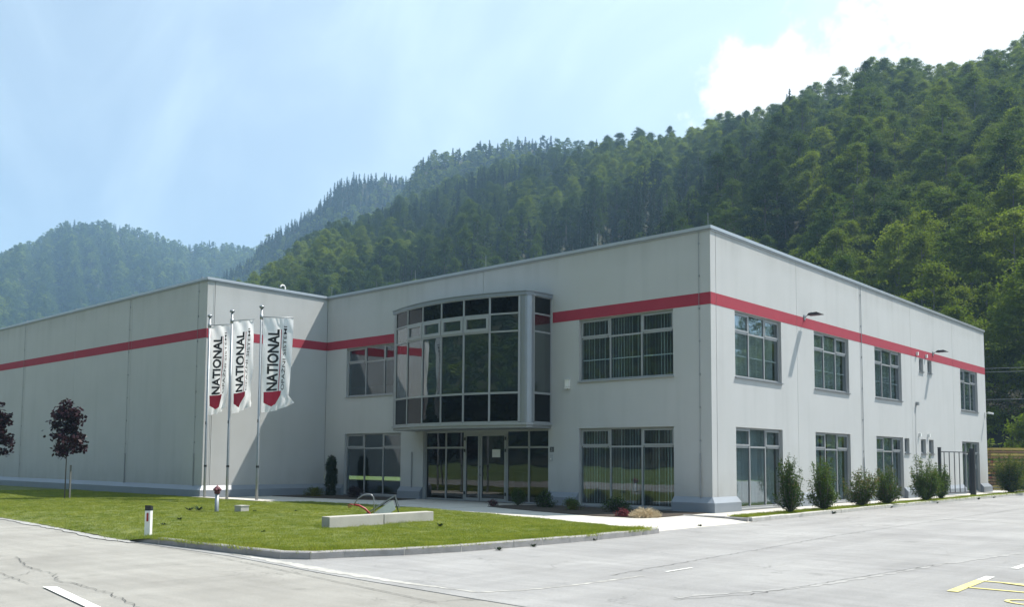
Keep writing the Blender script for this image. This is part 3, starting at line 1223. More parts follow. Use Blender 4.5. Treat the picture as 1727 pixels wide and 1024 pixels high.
# windows
def window(wl, u0, u1, z0, z1, ztr, rec=0.11, cols=3, sash=(1, 0, 1), sill=True, blinds=None, rail=False, lab=None, glassm='glass_window'):
    fr = MB()
    fw = 0.055
    d0, d1 = -rec - 0.055, -rec
    wbox(fr, wl, u0 + 0.001, u0 + fw, d0, d1, z0 + 0.001, z1 - 0.001)
    wbox(fr, wl, u1 - fw, u1 - 0.001, d0, d1, z0 + 0.001, z1 - 0.001)
    wbox(fr, wl, u0 + fw, u1 - fw, d0, d1, z1 - fw, z1 - 0.001)
    wbox(fr, wl, u0 + fw, u1 - fw, d0, d1, z0 + 0.001, z0 + fw + 0.01)
    cw = (u1 - u0) / cols
    if ztr:
        wbox(fr, wl, u0 + fw, u1 - fw, d0 + 0.001, d1 + 0.004, ztr - 0.03, ztr + 0.03)
    for i in range(1, cols):
        uc = u0 + cw * i
        wbox(fr, wl, uc - 0.03, uc + 0.03, d0 + 0.002, d1 + 0.006, z0 + fw + 0.011, (ztr - 0.031) if ztr else z1 - fw - 0.001)
        if ztr:
            wbox(fr, wl, uc - 0.03, uc + 0.03, d0 + 0.002, d1 + 0.006, ztr + 0.031, z1 - fw - 0.001)
    w_ = bobj('window', fr, 'alu_frame')
    if lab:
        w_['label'] = lab
    nsash = 0
    for i in range(cols):
        a = u0 + cw * i + (fw if i == 0 else 0.03)
        b = u0 + cw * (i + 1) - (fw if i == cols - 1 else 0.03)
        bot_top = (ztr - 0.03) if ztr else z1 - fw
        pn = MB()
        wbox(pn, wl, a, b, d0 + 0.024, d0 + 0.032, z0 + fw + 0.01, bot_top)
        bobj('pane', pn, glassm, w_)
        if ztr:
            zt0, zt1, aa, bb = ztr + 0.03, z1 - fw, a, b
            if sash[i]:
                sm_ = MB()
                s_ = 0.055
                wbox(sm_, wl, a + 0.002, a + s_, d0 + 0.01, d1 + 0.018, zt0 + 0.002, zt1 - 0.002)
                wbox(sm_, wl, b - s_, b - 0.002, d0 + 0.01, d1 + 0.018, zt0 + 0.002, zt1 - 0.002)
                wbox(sm_, wl, a + s_, b - s_, d0 + 0.01, d1 + 0.018, zt0 + 0.002, zt0 + s_ * 1.1)
                wbox(sm_, wl, a + s_, b - s_, d0 + 0.01, d1 + 0.018, zt1 - s_, zt1 - 0.002)
                aa, bb, zt0, zt1 = a + s_, b - s_, zt0 + s_ * 1.1, zt1 - s_
                nsash += 1
                bobj('sash', sm_, 'alu_frame', w_)
            pn = MB()
            wbox(pn, wl, aa, bb, d0 + 0.024, d0 + 0.032, zt0, zt1)
            bobj('pane', pn, glassm, w_)
    if nsash:
        hg = MB()
        for i in range(cols):
            if sash[i]:
                for uu in (u0 + cw * i + 0.09, u0 + cw * (i + 1) - 0.09):
                    wbox(hg, wl, uu - 0.014, uu + 0.014, d1 + 0.007, d1 + 0.022, ztr - 0.012, ztr + 0.014)
        bobj('hinge', hg, 'black', w_)['kind'] = 'stuff'
    if sill:
        s_ = MB()
        wbox(s_, wl, u0 - 0.03, u1 + 0.03, 0.003, 0.055, z0 - 0.045, z0 - 0.006)
        wbox(s_, wl, u0 + 0.002, u1 - 0.002, -rec, 0.003, z0 - 0.03, z0 - 0.0005)
        bobj('sill', s_, 'alu_light' if wl == 'side' else 'alu_frame', w_)
    else:
        s_ = MB()
        wbox(s_, wl, u0 + 0.002, u1 - 0.002, -rec, 0.03, z0 - 0.05, z0 - 0.001)
        bobj('sill', s_, 'alu_light', w_)
    if rail:
        s_ = MB()
        wbox(s_, wl, u0 + 0.08, u1 - 0.08, -rec - 0.09, -rec - 0.065, z0 + 0.72, z0 + 0.755)
        bobj('rail', s_, 'white_paint', w_)
    if blinds:
        s_ = MB()
        z_a, z_b = z0 + 0.08, z1 - 0.05
        rr = random.Random(int(u0 * 100) + int(z0 * 10))
        uu = u0 + 0.1
        while uu < u1 - 0.1:
            if rr.random() < blinds:
                an = R(rr.uniform(35, 62))
                c_ = T[wl](uu, -rec - 0.22, (z_a + z_b) / 2)
                t_ = Vector(T[wl](1, 0, 0)) - Vector(T[wl](0, 0, 0))
                n_ = Vector(T[wl](0, 1, 0)) - Vector(T[wl](0, 0, 0))
                s_.obox(c_, (t_ * math.cos(an) + n_ * math.sin(an)) * 0.060, (n_ * math.cos(an) - t_ * math.sin(an)) * 0.0008, (0, 0, (z_b - z_a) / 2))
            uu += 0.115
        b_ = bobj('blind', s_, 'blind', w_)
        b_['kind'] = 'stuff'
    return w_


TRL, TRU = 2.08, 5.88
for a, b, t, k_ in FRONT_W:
    z0_, z1_ = LOW if t == 'l' else UPP
    window('front', a, b, z0_, z1_, TRL if t == 'l' else TRU, sill=(t == 'u'), blinds=(0.97 if k_ == 1 else None), rail=(t == 'u' and k_ == 1))
for i, (a, b) in enumerate(SIDE_W):
    window('side', a, b, *LOW, TRL, sill=False, blinds=(0.75, 0.5, 0.97, 0.6)[i])
    window('side', a, b, *UPP, TRU, sill=True, rail=True, blinds=(0.9, 0.75, 0.9, 0.97)[i])
for a, b in SMALL_L:
    window('side', a, b, 2.03, 2.70, None, cols=1, sill=True)
for a, b in SMALL_U:
    window('side', a, b, 5.93, 6.555, None, cols=1, sill=True)

# entrance: glazed screens either side of a tall door
en = MB()
EY = 0.16
ez = 2.74


def ebox(mb, u0, u1, n0, n1, z0, z1):
    return mb.box((u0, EY - n1, z0), (u1, EY - n0, z1))


for u in (ENT[0] + 0.04, -12.05, -11.02, -8.74, -7.66, ENT[1] - 0.04):
    wd = 0.035
    ebox(en, u - wd, u + wd, -0.03, 0.03, 0.0, ez - 0.001)
for a, b in ((ENT[0] + 0.075, -12.085), (-12.015, -11.055), (-8.705, -7.695), (-7.625, ENT[1] - 0.075)):
    ebox(en, a, b, -0.028, 0.028, 2.04, 2.11)
    ebox(en, a, b, -0.028, 0.028, 0.0, 0.06)
    ebox(en, a, b, -0.028, 0.028, ez - 0.07, ez - 0.002)
ebox(en, -10.985, -8.775, -0.028, 0.028, ez - 0.13, ez - 0.002)
ent = bobj('entrance', en, 'alu_frame')
ent['label'] = 'glazed entrance screen with a wide glass door under the bay'
for a, b in ((ENT[0] + 0.075, -12.085), (-12.015, -11.055), (-8.705, -7.695), (-7.625, ENT[1] - 0.075)):
    for z0_, z1_ in ((0.06, 2.04), (2.11, ez - 0.07)):
        pn = MB()
        ebox(pn, a, b, -0.006, 0.002, z0_, z1_)
        bobj('pane', pn, 'glass_entrance', ent)
for (a, b) in ((-10.98, -10.16), (-10.12, -8.78)):
    dr = MB()
    s_ = 0.085
    ebox(dr, a, a + s_, -0.02, 0.05, 0.012, ez - 0.135)
    ebox(dr, b - s_, b, -0.02, 0.05, 0.012, ez - 0.135)
    ebox(dr, a + s_, b - s_, -0.02, 0.05, 0.012, 0.13)
    ebox(dr, a + s_, b - s_, -0.02, 0.05, ez - 0.135 - s_, ez - 0.135)
    d_ = bobj('door', dr, 'alu_frame')
    d_['label'] = 'narrow glazed side leaf of the entrance' if a < -10.5 else 'wide glazed entrance door leaf with a paper notice'
    pn = MB()
    ebox(pn, a + s_, b - s_, 0.01, 0.018, 0.13, ez - 0.135 - s_)
    bobj('pane', pn, 'glass_entrance', d_)
    if a > -10.5:
        hd = MB()
        hd.tube([(a + 0.04, EY - 0.06, 1.0), (a + 0.04, EY - 0.11, 1.0), (a + 0.04, EY - 0.11, 1.35), (a + 0.04, EY - 0.06, 1.35)], 0.014, 8)
        bobj('handle', hd, 'black', d_)
        nt_ = MB()
        ebox(nt_, -9.52, -9.10, 0.0185, 0.021, 1.70, 2.0)
        bobj('notice', nt_, 'paper', d_)
    hg = MB()
    for zz in (0.25, 1.9, 2.35):
        uu = a + 0.02 if a < -10.5 else b - 0.02
        ebox(hg, uu - 0.03, uu + 0.03, 0.05, 0.08, zz, zz + 0.12)
    bobj('hinge', hg, 'black', d_)['kind'] = 'stuff'
# things dimly seen in the lobby: mat-level bench and a reception counter
m = MB()
m.box((-12.4, 2.6, 0.01), (-10.6, 3.2, 1.05))
m.box((-12.5, 2.5, 1.051), (-10.5, 3.3, 1.10))
tag(obj('reception_counter', m, 'interior'), 'plain reception counter dimly seen behind the entrance glass', 'counter')

# glass bay over the entrance
XC, HWB = -10.15, 3.66
arc_h = 3.30


def bay_y(x):
    t = (x - XC) / arc_h
    return -(1.34 + 0.64 * (1 - t * t))


nodes_x = [XC - arc_h + 2 * arc_h * i / 6 for i in range(7)]
NX = [(x, bay_y(x)) for x in nodes_x]
ZB0, ZB1 = 2.95, 7.45
rows = [(2.97, 3.94), (4.02, 6.15), (6.21, 6.79), (6.85, 7.43)]
bay = MB()
col_r = [(nodes_x[-1] + 0.02, bay_y(nodes_x[-1])), (XC + HWB - 0.12, -1.30), (XC + HWB - 0.02, -1.18), (XC + HWB, -1.02)]
# mullions and transoms
for (x, y) in NX:
    nrm = Vector((-(2 * 0.64 * (x - XC) / arc_h ** 2), -1.0, 0)).normalized()
    tg = Vector((-nrm.y, nrm.x, 0))
    bay.obox((x + nrm.x * 0.0, y + nrm.y * 0.0, (ZB0 + ZB1) / 2), tg * 0.023, nrm * 0.045, (0, 0, (ZB1 - ZB0) / 2 - 0.004))
for (p, q) in zip(NX[:-1], NX[1:]):
    a, b = Vector((*p, 0)), Vector((*q, 0))
    t_ = (b - a).normalized()
    n_ = Vector((t_.y, -t_.x, 0))
    mid = (a + b) / 2
    hl = (b - a).length / 2 - 0.03
    for zz, hh in ((2.95, 0.022), (3.98, 0.035), (6.18, 0.028), (6.82, 0.028), (7.44, 0.015)):
        bay.obox((mid.x, mid.y, zz), t_ * hl, n_ * 0.040, (0, 0, hh))
for sx in (-1, 1):
    xf = XC + sx * HWB
    for yy in (-0.03, -0.97):
        bay.box((xf - 0.045, yy - 0.028, ZB0 + 0.004), (xf + 0.012, yy + 0.028, ZB1 - 0.004))
    for zz, hh in ((2.95, 0.022), (3.98, 0.035), (6.18, 0.028), (6.82, 0.028), (7.44, 0.015)):
        bay.box((xf - 0.04, -0.94, zz - hh), (xf + 0.008, -0.06, zz + hh))
bayo = empty('bay_window', -BO, bld)
each('mullion', bay, 'alu_frame', bayo)
bayo['label'] = 'curved two-tone glass bay above the entrance'
for i, (p, q) in enumerate(zip(NX[:-1], NX[1:])):
    a, b = Vector((*p, 0)), Vector((*q, 0))
    t_ = (b - a).normalized()
    n_ = Vector((t_.y, -t_.x, 0))
    mid = (a + b) / 2
    hl = (b - a).length / 2 - 0.03
    for j, (z0_, z1_) in enumerate(rows):
        pn = MB()
        wd, zz0, zz1 = hl, z0_, z1_
        if j == 2 and 1 <= i <= 4:
            s_ = 0.10
            sh = MB()
            for (c_, hx, hz) in (((-hl + s_ / 2), s_ / 2, (z1_ - z0_) / 2), ((hl - s_ / 2), s_ / 2, (z1_ - z0_) / 2)):
                cc = mid + t_ * c_ + n_ * 0.02
                sh.obox((cc.x, cc.y, (z0_ + z1_) / 2), t_ * hx, n_ * 0.045, (0, 0, hz))
            for zc in (z0_ + s_ * 0.6, z1_ - s_ / 2):
                cc = mid + n_ * 0.02
                sh.obox((cc.x, cc.y, zc), t_ * (hl - s_), n_ * 0.044, (0, 0, s_ / 2 if zc > 6.5 else s_ * 0.6))
            bobj('sash', sh, 'alu_frame', bayo)
            wd, zz0, zz1 = hl - s_, z0_ + s_ * 1.2, z1_ - s_
        pn.obox((mid.x, mid.y, (zz0 + zz1) / 2), t_ * wd, n_ * 0.006, (0, 0, (zz1 - zz0) / 2))
        bobj('pane', pn, 'glass_spandrel' if j in (0, 3) else 'glass_bay', bayo)
for sx in (-1, 1):
    xf = XC + sx * HWB - (0.02 if sx > 0 else -0.02)
    for j, (z0_, z1_) in enumerate(rows):
        pn = MB()
        pn.box((xf - 0.006, -0.94, z0_), (xf + 0.006, -0.06, z1_))
        bobj('pane', pn, 'glass_spandrel' if j in (0, 3) else 'glass_bay', bayo)
    cl = MB()
    s1 = sx
    x0c, y0c = XC + sx * (arc_h + 0.03), bay_y(XC + arc_h) + 0.01
    pts = [(x0c, y0c)]
    for a_ in range(0, 91, 15):
        r_ = 0.33
        pts.append((XC + sx * (HWB + 0.012 - r_ + r_ * math.sin(R(a_))), -1.0 - (r_ + 0.01) * math.cos(R(a_)) + 0.0))
    pts += [(XC + sx * (HWB - 0.1), -0.99), (x0c, y0c + 0.14)]
    cl.prism(pts, ZB0 - 0.02, ZB1 + 0.02)
    bobj('corner_column', cl, 'alu_light', bayo)
# fascia, cap, soffit
def bay_outline(off, n=18):
    P = [(XC - HWB - off, 0.0)]
    P.append((XC - HWB - off, -1.02))
    P.append((XC - HWB + 0.10 - off * 0.6, -1.26 - off))
    for i in range(n + 1):
        x = XC - arc_h + 2 * arc_h * i / n
        P.append((x, bay_y(x) - off))
    P.append((XC + HWB - 0.10 + off * 0.6, -1.26 - off))
    P.append((XC + HWB + off, -1.02))
    P.append((XC + HWB + off, 0.0))
    return P


cp = MB()
cp.prism(bay_outline(0.05), ZB1 + 0.003, ZB1 + 0.13)
cp.prism(bay_outline(0.08), ZB1 + 0.132, ZB1 + 0.155)
bobj('bay_cap', cp, 'plinth_sheet', bayo)
cp = MB()
cp.prism(bay_outline(0.045), 2.84, 2.925)
cp.prism(bay_outline(-0.02), 2.745, 2.837)
bobj('bay_soffit', cp, 'alu_frame', bayo)
fl = MB()
fl.prism(bay_outline(-0.12), 3.40, 3.60)
fl.prism(bay_outline(-0.12), 7.0, 7.44)
each('bay_floor', fl, 'interior_dark', bayo)
bl = MB()
xx = XC - arc_h + 0.1
while xx < XC + arc_h - 0.05:
    an = R(random.uniform(25, 55))
    bl.obox((xx, bay_y(xx) + 0.24, 5.2), (0.05 * math.cos(an), 0.05 * math.sin(an), 0), (-0.0008 * math.sin(an), 0.0008 * math.cos(an), 0), (0, 0, 1.58))
    xx += 0.105
yy = -0.9
while yy < -0.1:
    bl.obox((XC + HWB - 0.22, yy, 5.2), (0.012, 0.045, 0), (0.0008, 0, 0), (0, 0, 1.58))
    yy += 0.105
b_ = bobj('blind', bl, 'blind', bayo)
b_['kind'] = 'stuff'


# lightning conductors, conduits and their clips
def conductor(wl, u, ztop, zbot, zpipe=None, clips=1.05, r=0.007):
    m = MB()
    m.tube([T[wl](u, 0.03, ztop), T[wl](u, 0.03, zbot)], r, 6)
    if zpipe:
        m.tube([T[wl](u, 0.03, zpipe), T[wl](u, 0.03, zbot)], 0.022, 8)
    o_ = bobj('lightning_conductor', m, 'galv')
    m = MB()
    z = ztop - 0.4
    while z > (zpipe or zbot) + 0.2:
        wbox(m, wl, u - 0.022, u + 0.022, 0.001, 0.045, z - 0.018, z + 0.018)
        z -= clips
    if m.v:
        bobj('clip', m, 'galv', o_)['kind'] = 'stuff'
    return o_


conductor('front', -0.40, H - 0.05, 0.45, 1.85)
conductor('wing', -20.55, H - 0.05, 0.45, 1.8)
conductor('wing', -26.70, H - 0.05, 0.45, 1.8)
conductor('wing', -39.2, H - 0.05, 0.45)
conductor('side', 12.32, H - 0.05, 0.45, 1.8, 1.3, 0.012)
conductor('front', -13.92, 1.9, 0.45, 1.9)


# wall floodlights
def wall_light(u, z):
    m = MB()
    m.box((0.001, u - 0.07, z - 0.16), (0.03, u + 0.07, z + 0.02))
    m.tube([(0.02, u, z - 0.08), (0.12, u, z), (0.30, u, z + 0.02)], 0.018, 8)
    m.tube([(0.26, u - 0.05, z), (0.27, u + 0.02, z + 0.13)], 0.012, 6)
    o = bobj('wall_light', m, 'galv')
    h = MB()
    c = Vector((0.44, u, z + 0.02))
    prof = [(-0.26, -0.02), (-0.20, 0.045), (0.10, 0.055), (0.26, -0.025), (0.24, -0.04), (-0.24, -0.04)]
    k_ = len(h.v)
    for s_ in (-0.15, 0.15):
        for (dx, dz) in prof:
            h.v.append((c.x + dx, c.y + s_, c.z + dz))
    n = len(prof)
    for i in range(n):
        j = (i + 1) % n
        h.f.append((i, j, n + j, n + i))
        h.m.append(0)
    h.f += [tuple(range(n))[::-1], tuple(range(n, 2 * n))]
    h.m += [0, 0]
    bobj('lamp_head', h, 'dark_metal', o)


wall_light(6.86, 7.02)
wall_light(21.5, 7.0)

# small fixtures
m = MB()
m.box((0.001, 30.18, 4.20), (0.05, 30.30, 4.42))
m.tube([(0.04, 30.24, 4.38), (0.22, 30.24, 4.36)], 0.012, 6)
m.obox((0.30, 30.20, 4.37), (0.14, -0.05, -0.03), (0.02, 0.05, 0), (0, 0, 0.045))
c_ = bobj('security_camera', m, 'white_paint')
m = MB()
m.box((0.001, 18.83, 4.27), (0.12, 18.99, 4.42))
m.tube([(0.02, 18.80, 4.3), (0.02, 18.72, 3.0), (0.02, 18.72, 0.5)], 0.008, 6)
bobj('junction_box', m, 'galv')
for i, (u, z) in enumerate(((19.2, 2.90), (20.46, 2.90), (19.1, 6.72), (20.4, 6.72))):
    m = MB()
    m.box((0.002 if z < 5 else 0.0055, u - 0.05, z - 0.09), (0.10, u + 0.05, z + 0.07))
    bobj('vent_hood', m, 'white_paint')
m = MB()
m.box((-5.80, -0.10, 4.21), (-5.62, -0.002, 4.46))
m.box((-5.81, -0.12, 4.462), (-5.61, -0.002, 4.475))
m.box((-5.80, -0.11, 4.14), (-5.63, -0.002, 4.20))
bobj('alarm_box', m, 'white_paint')
m = MB()
m.box((-6.54, -0.012, 1.90), (-6.36, -0.002, 2.08))
pl = bobj('number_plate', m, 'dark_metal')
m = MB()
m.box((-6.52, -0.03, 1.58), (-6.40, -0.002, 1.80))
ic = bobj('intercom', m, 'sign_grey')
m = MB()
m.box((-6.50, -0.034, 1.62), (-6.46, -0.0305, 1.68))
bobj('button', m, 'white_paint', ic)


def text_mesh(body, bold=0.0):
    cu = bpy.data.curves.new(body, 'FONT')
    cu.body = body
    cu.size = 1.0
    cu.offset = bold
    cu.resolution_u = 3
    to = bpy.data.objects.new(body, cu)
    COL.objects.link(to)
    dg = bpy.context.evaluated_depsgraph_get()
    me = bpy.data.meshes.new_from_object(to.evaluated_get(dg))
    bpy.data.objects.remove(to)
    bpy.data.curves.remove(cu)
    return me


def text_to(me, fn, subdiv=0.12):
    """normalise text to 0..1 box, split long edges, map every vertex through fn(u, v)"""
    bm = bmesh.new()
    bm.from_mesh(me)
    xs_ = [v.co.x for v in bm.verts]
    ys_ = [v.co.y for v in bm.verts]
    x0, x1_, y0, y1_ = min(xs_), max(xs_), min(ys_), max(ys_)
    bmesh.ops.triangulate(bm, faces=bm.faces)
    for _ in range(3):
        es = [e for e in bm.edges if e.calc_length() > subdiv]
        if not es:
            break
        bmesh.ops.subdivide_edges(bm, edges=es, cuts=1, use_grid_fill=False)
        bmesh.ops.triangulate(bm, faces=bm.faces)
    for v in bm.verts:
        v.co = fn((v.co.x - x0) / (x1_ - x0), (v.co.y - y0) / (y1_ - y0))
    bm.to_mesh(me)
    bm.free()
    return me


me = text_to(text_mesh('21', 0.01), lambda u, v: Vector((-6.51 + 0.12 * u, -0.0135, 1.93 + 0.12 * v)))
me.materials.append(MATS['sign_grey'])
link('number', me, pl)

# roof pieces: hooded vent pipe, air terminals
m = MB()
pts = [(XW - 0.5, -2.0, 8.6), (XW - 0.5, -2.0, 9.26)]
for a_ in range(0, 181, 20):
    pts.append((XW - 0.5, -2.0 - 0.12 + 0.12 * math.cos(R(a_)), 9.26 + 0.12 * math.sin(R(a_))))
m.tube(pts, 0.036, 10)
bobj('vent_pipe', m, 'white_paint', smooth=True)
for (x, y) in ((XW + 0.15, 0.1), (-14.0, 0.1), (-9.9, 0.1), (-4.5, 0.1), (-0.15, 0.15)):
    m = MB()
    m.tube([(x, y, H), (x, y, H + 0.55)], 0.008, 5)
    bobj('air_terminal', m, 'galv')
for x in (-20.4, -26.6, -32.7, -39.1):
    m = MB()
    m.box((x - 0.05, YW - 0.02, H + 0.086), (x + 0.05, YW + 0.08, H + 0.14))
    bobj('coping_bracket', m, 'galv')
bpy.context.view_layer.update()

# ------------------------------------------------------------------ flags
POLES = [(-19.30, -6.25, 7.40), (-17.62, -6.25, 7.42), (-15.70, -6.15, 7.40)]
FD = [(0.93, 0.37), (0.95, 0.31), (0.62, 0.785)]
FW = [1.04, 1.08, 1.14]
plabel = ['leftmost slim grey flagpole standing nearest the wing corner', 'middle slim grey flagpole of the three on the lawn', 'rightmost slim grey flagpole of the three, standing clear on the lawn']
flabel = ['white company banner with dark lettering on the leftmost pole, its emblem pinched narrow', 'white company banner with dark lettering on the middle flagpole', 'white company banner on the rightmost pole, its lower corner flicked outwards']
strip_ = MB()
for (a, b) in ((-20.0, -17.9), (-17.3, -14.9)):
    strip_.box((a, -6.42, -0.05), (b, -6.10, 0.045))
struct('pole_footing', strip_, 'path_concrete')
TXT = [('NATIONAL', 0.035), ('OPA\u017dNI SISTEMI', 0.006)]
for i, (px, py, ph) in enumerate(POLES):
    root = empty('flagpole', (px, py, 0))
    tag(root, plabel[i], 'flagpole', 'flagpoles at the wing corner')
    m = MB()
    m.tube([(0, 0, -0.02), (0, 0, 1.0), (0, 0, ph - 0.1)], [0.055, 0.052, 0.042], 14)
    obj('pole', m, 'galv', root, smooth=True)
    m = MB()
    m.lathe((0, 0, ph - 0.1), [(0.03, 0), (0.085, 0.03), (0.10, 0.07), (0.075, 0.11), (0.02, 0.125)], 16)
    obj('cap', m, 'alu_light', root, smooth=True)
    h = Vector((*FD[i], 0)).normalized()
    nrm = Vector((h.y, -h.x, 0))           # towards the viewer side
    W_, zt = FW[i], ph - 0.42
    m = MB()
    m.tube([h * 0.0 + Vector((0, 0, zt)), h * (W_ + 0.06) + Vector((0, 0, zt + 0.005))], 0.016, 8)
    m.tube([(0, 0, zt - 0.09), (0, 0, zt + 0.09)], 0.062, 12)
    obj('arm', m, 'galv', root, smooth=True)
    m = MB()
    m.tube([(0, 0, 1.25), (0, 0, 1.33)], 0.058, 12)
    m.box((0.02, -0.075, 2.95), (0.05, -0.05, 3.07))
    obj('clamp', m, 'black', root)
    FHt = 3.62
    ph0 = [0.3, 2.1, 4.0][i]
    pin = [0.20, 0.10, 0.14][i]

    def flag(s, t, off=0.0, h=h, nrm=nrm, W_=W_, zt=zt, FHt=FHt, ph0=ph0, i=i, pin=pin, px=px, py=py):
        """s across (0 pole .. 1 fly), t down (0..1)"""
        nar = 1 - pin * (t ** 1.6)
        sx = 0.075 + s * (W_ - 0.03) * nar
        lift = 0.16 * s * s * max(0, (t - 0.55) / 0.45) ** 1.5 * FHt * 0.5
        z = zt - 0.03 - t * FHt + lift
        env = 0.25 + 0.75 * t
        d = 0.055 * env * math.sin(5.2 * s + 2.2 * t + ph0) + 0.030 * math.sin(11 * s - 9 * t + ph0 * 2) * (0.3 + s)
        # soft creases fanning down from the two top corners
        fan = max(0, 1 - t / 0.30)
        d += 0.016 * fan * math.sin(17 * (s * 0.9 + t * 1.9) + ph0) * math.exp(-3 * abs(s - 0.25))
        d += 0.012 * fan * math.sin(13 * (s - t * 2.2) + ph0 * 2)
        bot = max(0, (t - 0.78) / 0.22)
        d += bot * (0.05 * math.sin(22 * s + 14 * t + ph0) + 0.035 * math.sin(40 * (s * 0.5 + t) + ph0)) * (0.25 + s)
        d += 0.014 * math.sin(17 * t + 6 * s + ph0) * (0.3 + s)
        if i == 2 and t > 0.86 and s > 0.75:
            q = (s - 0.75) / 0.25 * (t - 0.86) / 0.14
            sx += 0.26 * q
            z += 0.10 * q
        p_ = h * sx + nrm * (d + off)
        return Vector((px + p_.x, py + p_.y, z))
    ns, nt2 = 34, 90
    m = MB()
    for a in range(nt2 + 1):
        for b in range(ns + 1):
            m.v.append(tuple(flag(b / ns, a / nt2)))
    for a in range(nt2):
        for b in range(ns):
            q = a * (ns + 1) + b
            m.f.append((q, q + ns + 1, q + ns + 2, q + 1))
            m.m.append(0)
    fo = obj('flag', m, 'flag_cloth', None, smooth=True)
    tag(fo, flabel[i], 'flag', 'company banners')
    # lettering, reading from bottom to top
    me = text_to(text_mesh(*TXT[0]), lambda u, v: flag(0.56 - 0.40 * v, 0.775 - 0.655 * u, 0.007), 0.09)
    me.materials.append(MATS['lettering'])
    link('company_name', me, fo)
    me = text_to(text_mesh(*TXT[1]), lambda u, v: flag(0.80 - 0.135 * v, 0.775 - 0.69 * u, 0.007), 0.2)
    me.materials.append(MATS['lettering'])
    link('tagline', me, fo)
    m = MB()
    for a in range(60):
        t0, t1 = 0.785 - 0.665 * a / 60, 0.785 - 0.665 * (a + 1) / 60
        m.quad(flag(0.600, t0, 0.007), flag(0.625, t0, 0.007), flag(0.625, t1, 0.007), flag(0.600, t1, 0.007))
    obj('underline', m, 'logo_red', fo)
    # half-leaf emblem
    outline = [(0.07, 0.785), (0.72, 0.783), (0.70, 0.832), (0.60, 0.865), (0.53, 0.925), (0.38, 0.945), (0.37, 0.885), (0.08, 0.898), (0.27, 0.835)]
    bm = bmesh.new()
    vs = [bm.verts.new((a, b, 0)) for a, b in outline]
    bm.faces.new(vs)
    bmesh.ops.triangulate(bm, faces=bm.faces)
    for _ in range(4):
        es = [e for e in bm.edges if e.calc_length() > 0.04]
        bmesh.ops.subdivide_edges(bm, edges=es, cuts=1)
        bmesh.ops.triangulate(bm, faces=bm.faces)
    for v in bm.verts:
        v.co = flag(v.co.x, v.co.y, 0.009)
    me = bpy.data.meshes.new('emblem')
    bm.to_mesh(me)
    bm.free()
    me.materials.append(MATS['logo_red'])
    link('emblem', me, fo)

# ------------------------------------------------------------------ small things on the lawn
root = empty('standpipe_hydrant', (-10.45, -10.85, 0))
tag(root, 'slim hydrant on the lawn, grey standpipe with a dull red head', 'hydrant')
m = MB()
m.lathe((0, 0, -0.02), [(0.065, 0), (0.062, 0.05), (0.058, 0.56)], 14)
obj('standpipe', m, 'galv', root, smooth=True)
m = MB()
m.lathe((0, 0, 0.54), [(0.075, 0), (0.085, 0.02), (0.085, 0.07), (0.06, 0.085), (0.07, 0.11), (0.095, 0.13), (0.085, 0.18), (0.05, 0.215), (0.02, 0.225), (0.02, 0.26)], 14)
m.tube([(-0.13, -0.03, 0.665), (0.13, 0.03, 0.665)], 0.042, 10)
m.tube([(0, 0, 0.665), (0.10, -0.12, 0.655)], 0.045, 10)
obj('head', m, 'hydrant_red', root, smooth=True)

m = MB()
m.prism([(-10.14, -10.44), (-9.86, -10.40), (-9.88, -10.12), (-10.16, -10.16)], -0.05, 0.17)
m.prism([(-10.155, -10.455), (-9.845, -10.415), (-9.865, -10.105), (-10.175, -10.145)], 0.172, 0.195)
tag(obj('inspection_box', m, 'kerb_pale'), 'small pale concrete inspection box in the grass beside the hydrant', 'box')

root = empty('delineator_post', (-4.03, -16.15, 0), rz=R(35))
tag(root, 'white roadside delineator post with black cap and red reflector at the kerb end', 'post')
m = MB()
m.prism([(-0.06, -0.05), (0.06, -0.05), (0.075, 0.02), (0.03, 0.055), (-0.03, 0.055), (-0.075, 0.02)], -0.05, 0.50)
obj('post', m, 'white_paint', root)
m = MB()
m.prism([(-0.062, -0.052), (0.062, -0.052), (0.077, 0.022), (0.03, 0.058), (-0.03, 0.058), (-0.077, 0.022)], 0.502, 0.565, ztop=lambda p: 0.60 - p[1] * 0.25)
obj('cap', m, 'dark_metal', root)
m = MB()
m.box((-0.020, -0.056, 0.28), (0.022, -0.0505, 0.455))
obj('reflector', m, 'red_enamel', root)

root = empty('low_wall', (-3.1, -10.7, 0))
tag(root, 'low wall of two weathered concrete blocks lying in the lawn', 'wall')
for (a, b) in ((-1.70, -0.02), (0.0, 1.72)):
    m = MB()
    x_a, x_b = -0.075 * a * 0.6, -0.075 * b * 0.6
    z_ = 0.262 if a < -1 else 0.258
    m.prism([(x_a - 0.15, a), (x_a + 0.15, a), (x_b + 0.15, b), (x_b - 0.15, b)], -0.1, z_)
    o_ = obj('concrete_block', m, 'concrete', root)
    md = o_.modifiers.new('edge', 'BEVEL')
    md.width = 0.012
    md.segments = 2

# tilted framed panel with hoops behind the low wall
root = empty('tilted_panel', (-4.15, -9.75, 0.09), rz=math.atan2(0.72, 0.69))
tag(root, 'tilted grey framed panel with a bent hoop and red curved tube behind the low wall', 'panel')


def bar(m, a, b, wd, th=0.02, y=0.0):
    a, b = Vector((a[0], 0, a[1])), Vector((b[0], 0, b[1]))
    t_ = (b - a).normalized()
    n_ = Vector((-t_.z, 0, t_.x))
    c_ = (a + b) / 2 + Vector((0, y, 0))
    m.obox(c_, t_ * ((b - a).length / 2 + wd / 2), (0, th, 0), n_ * (wd / 2))


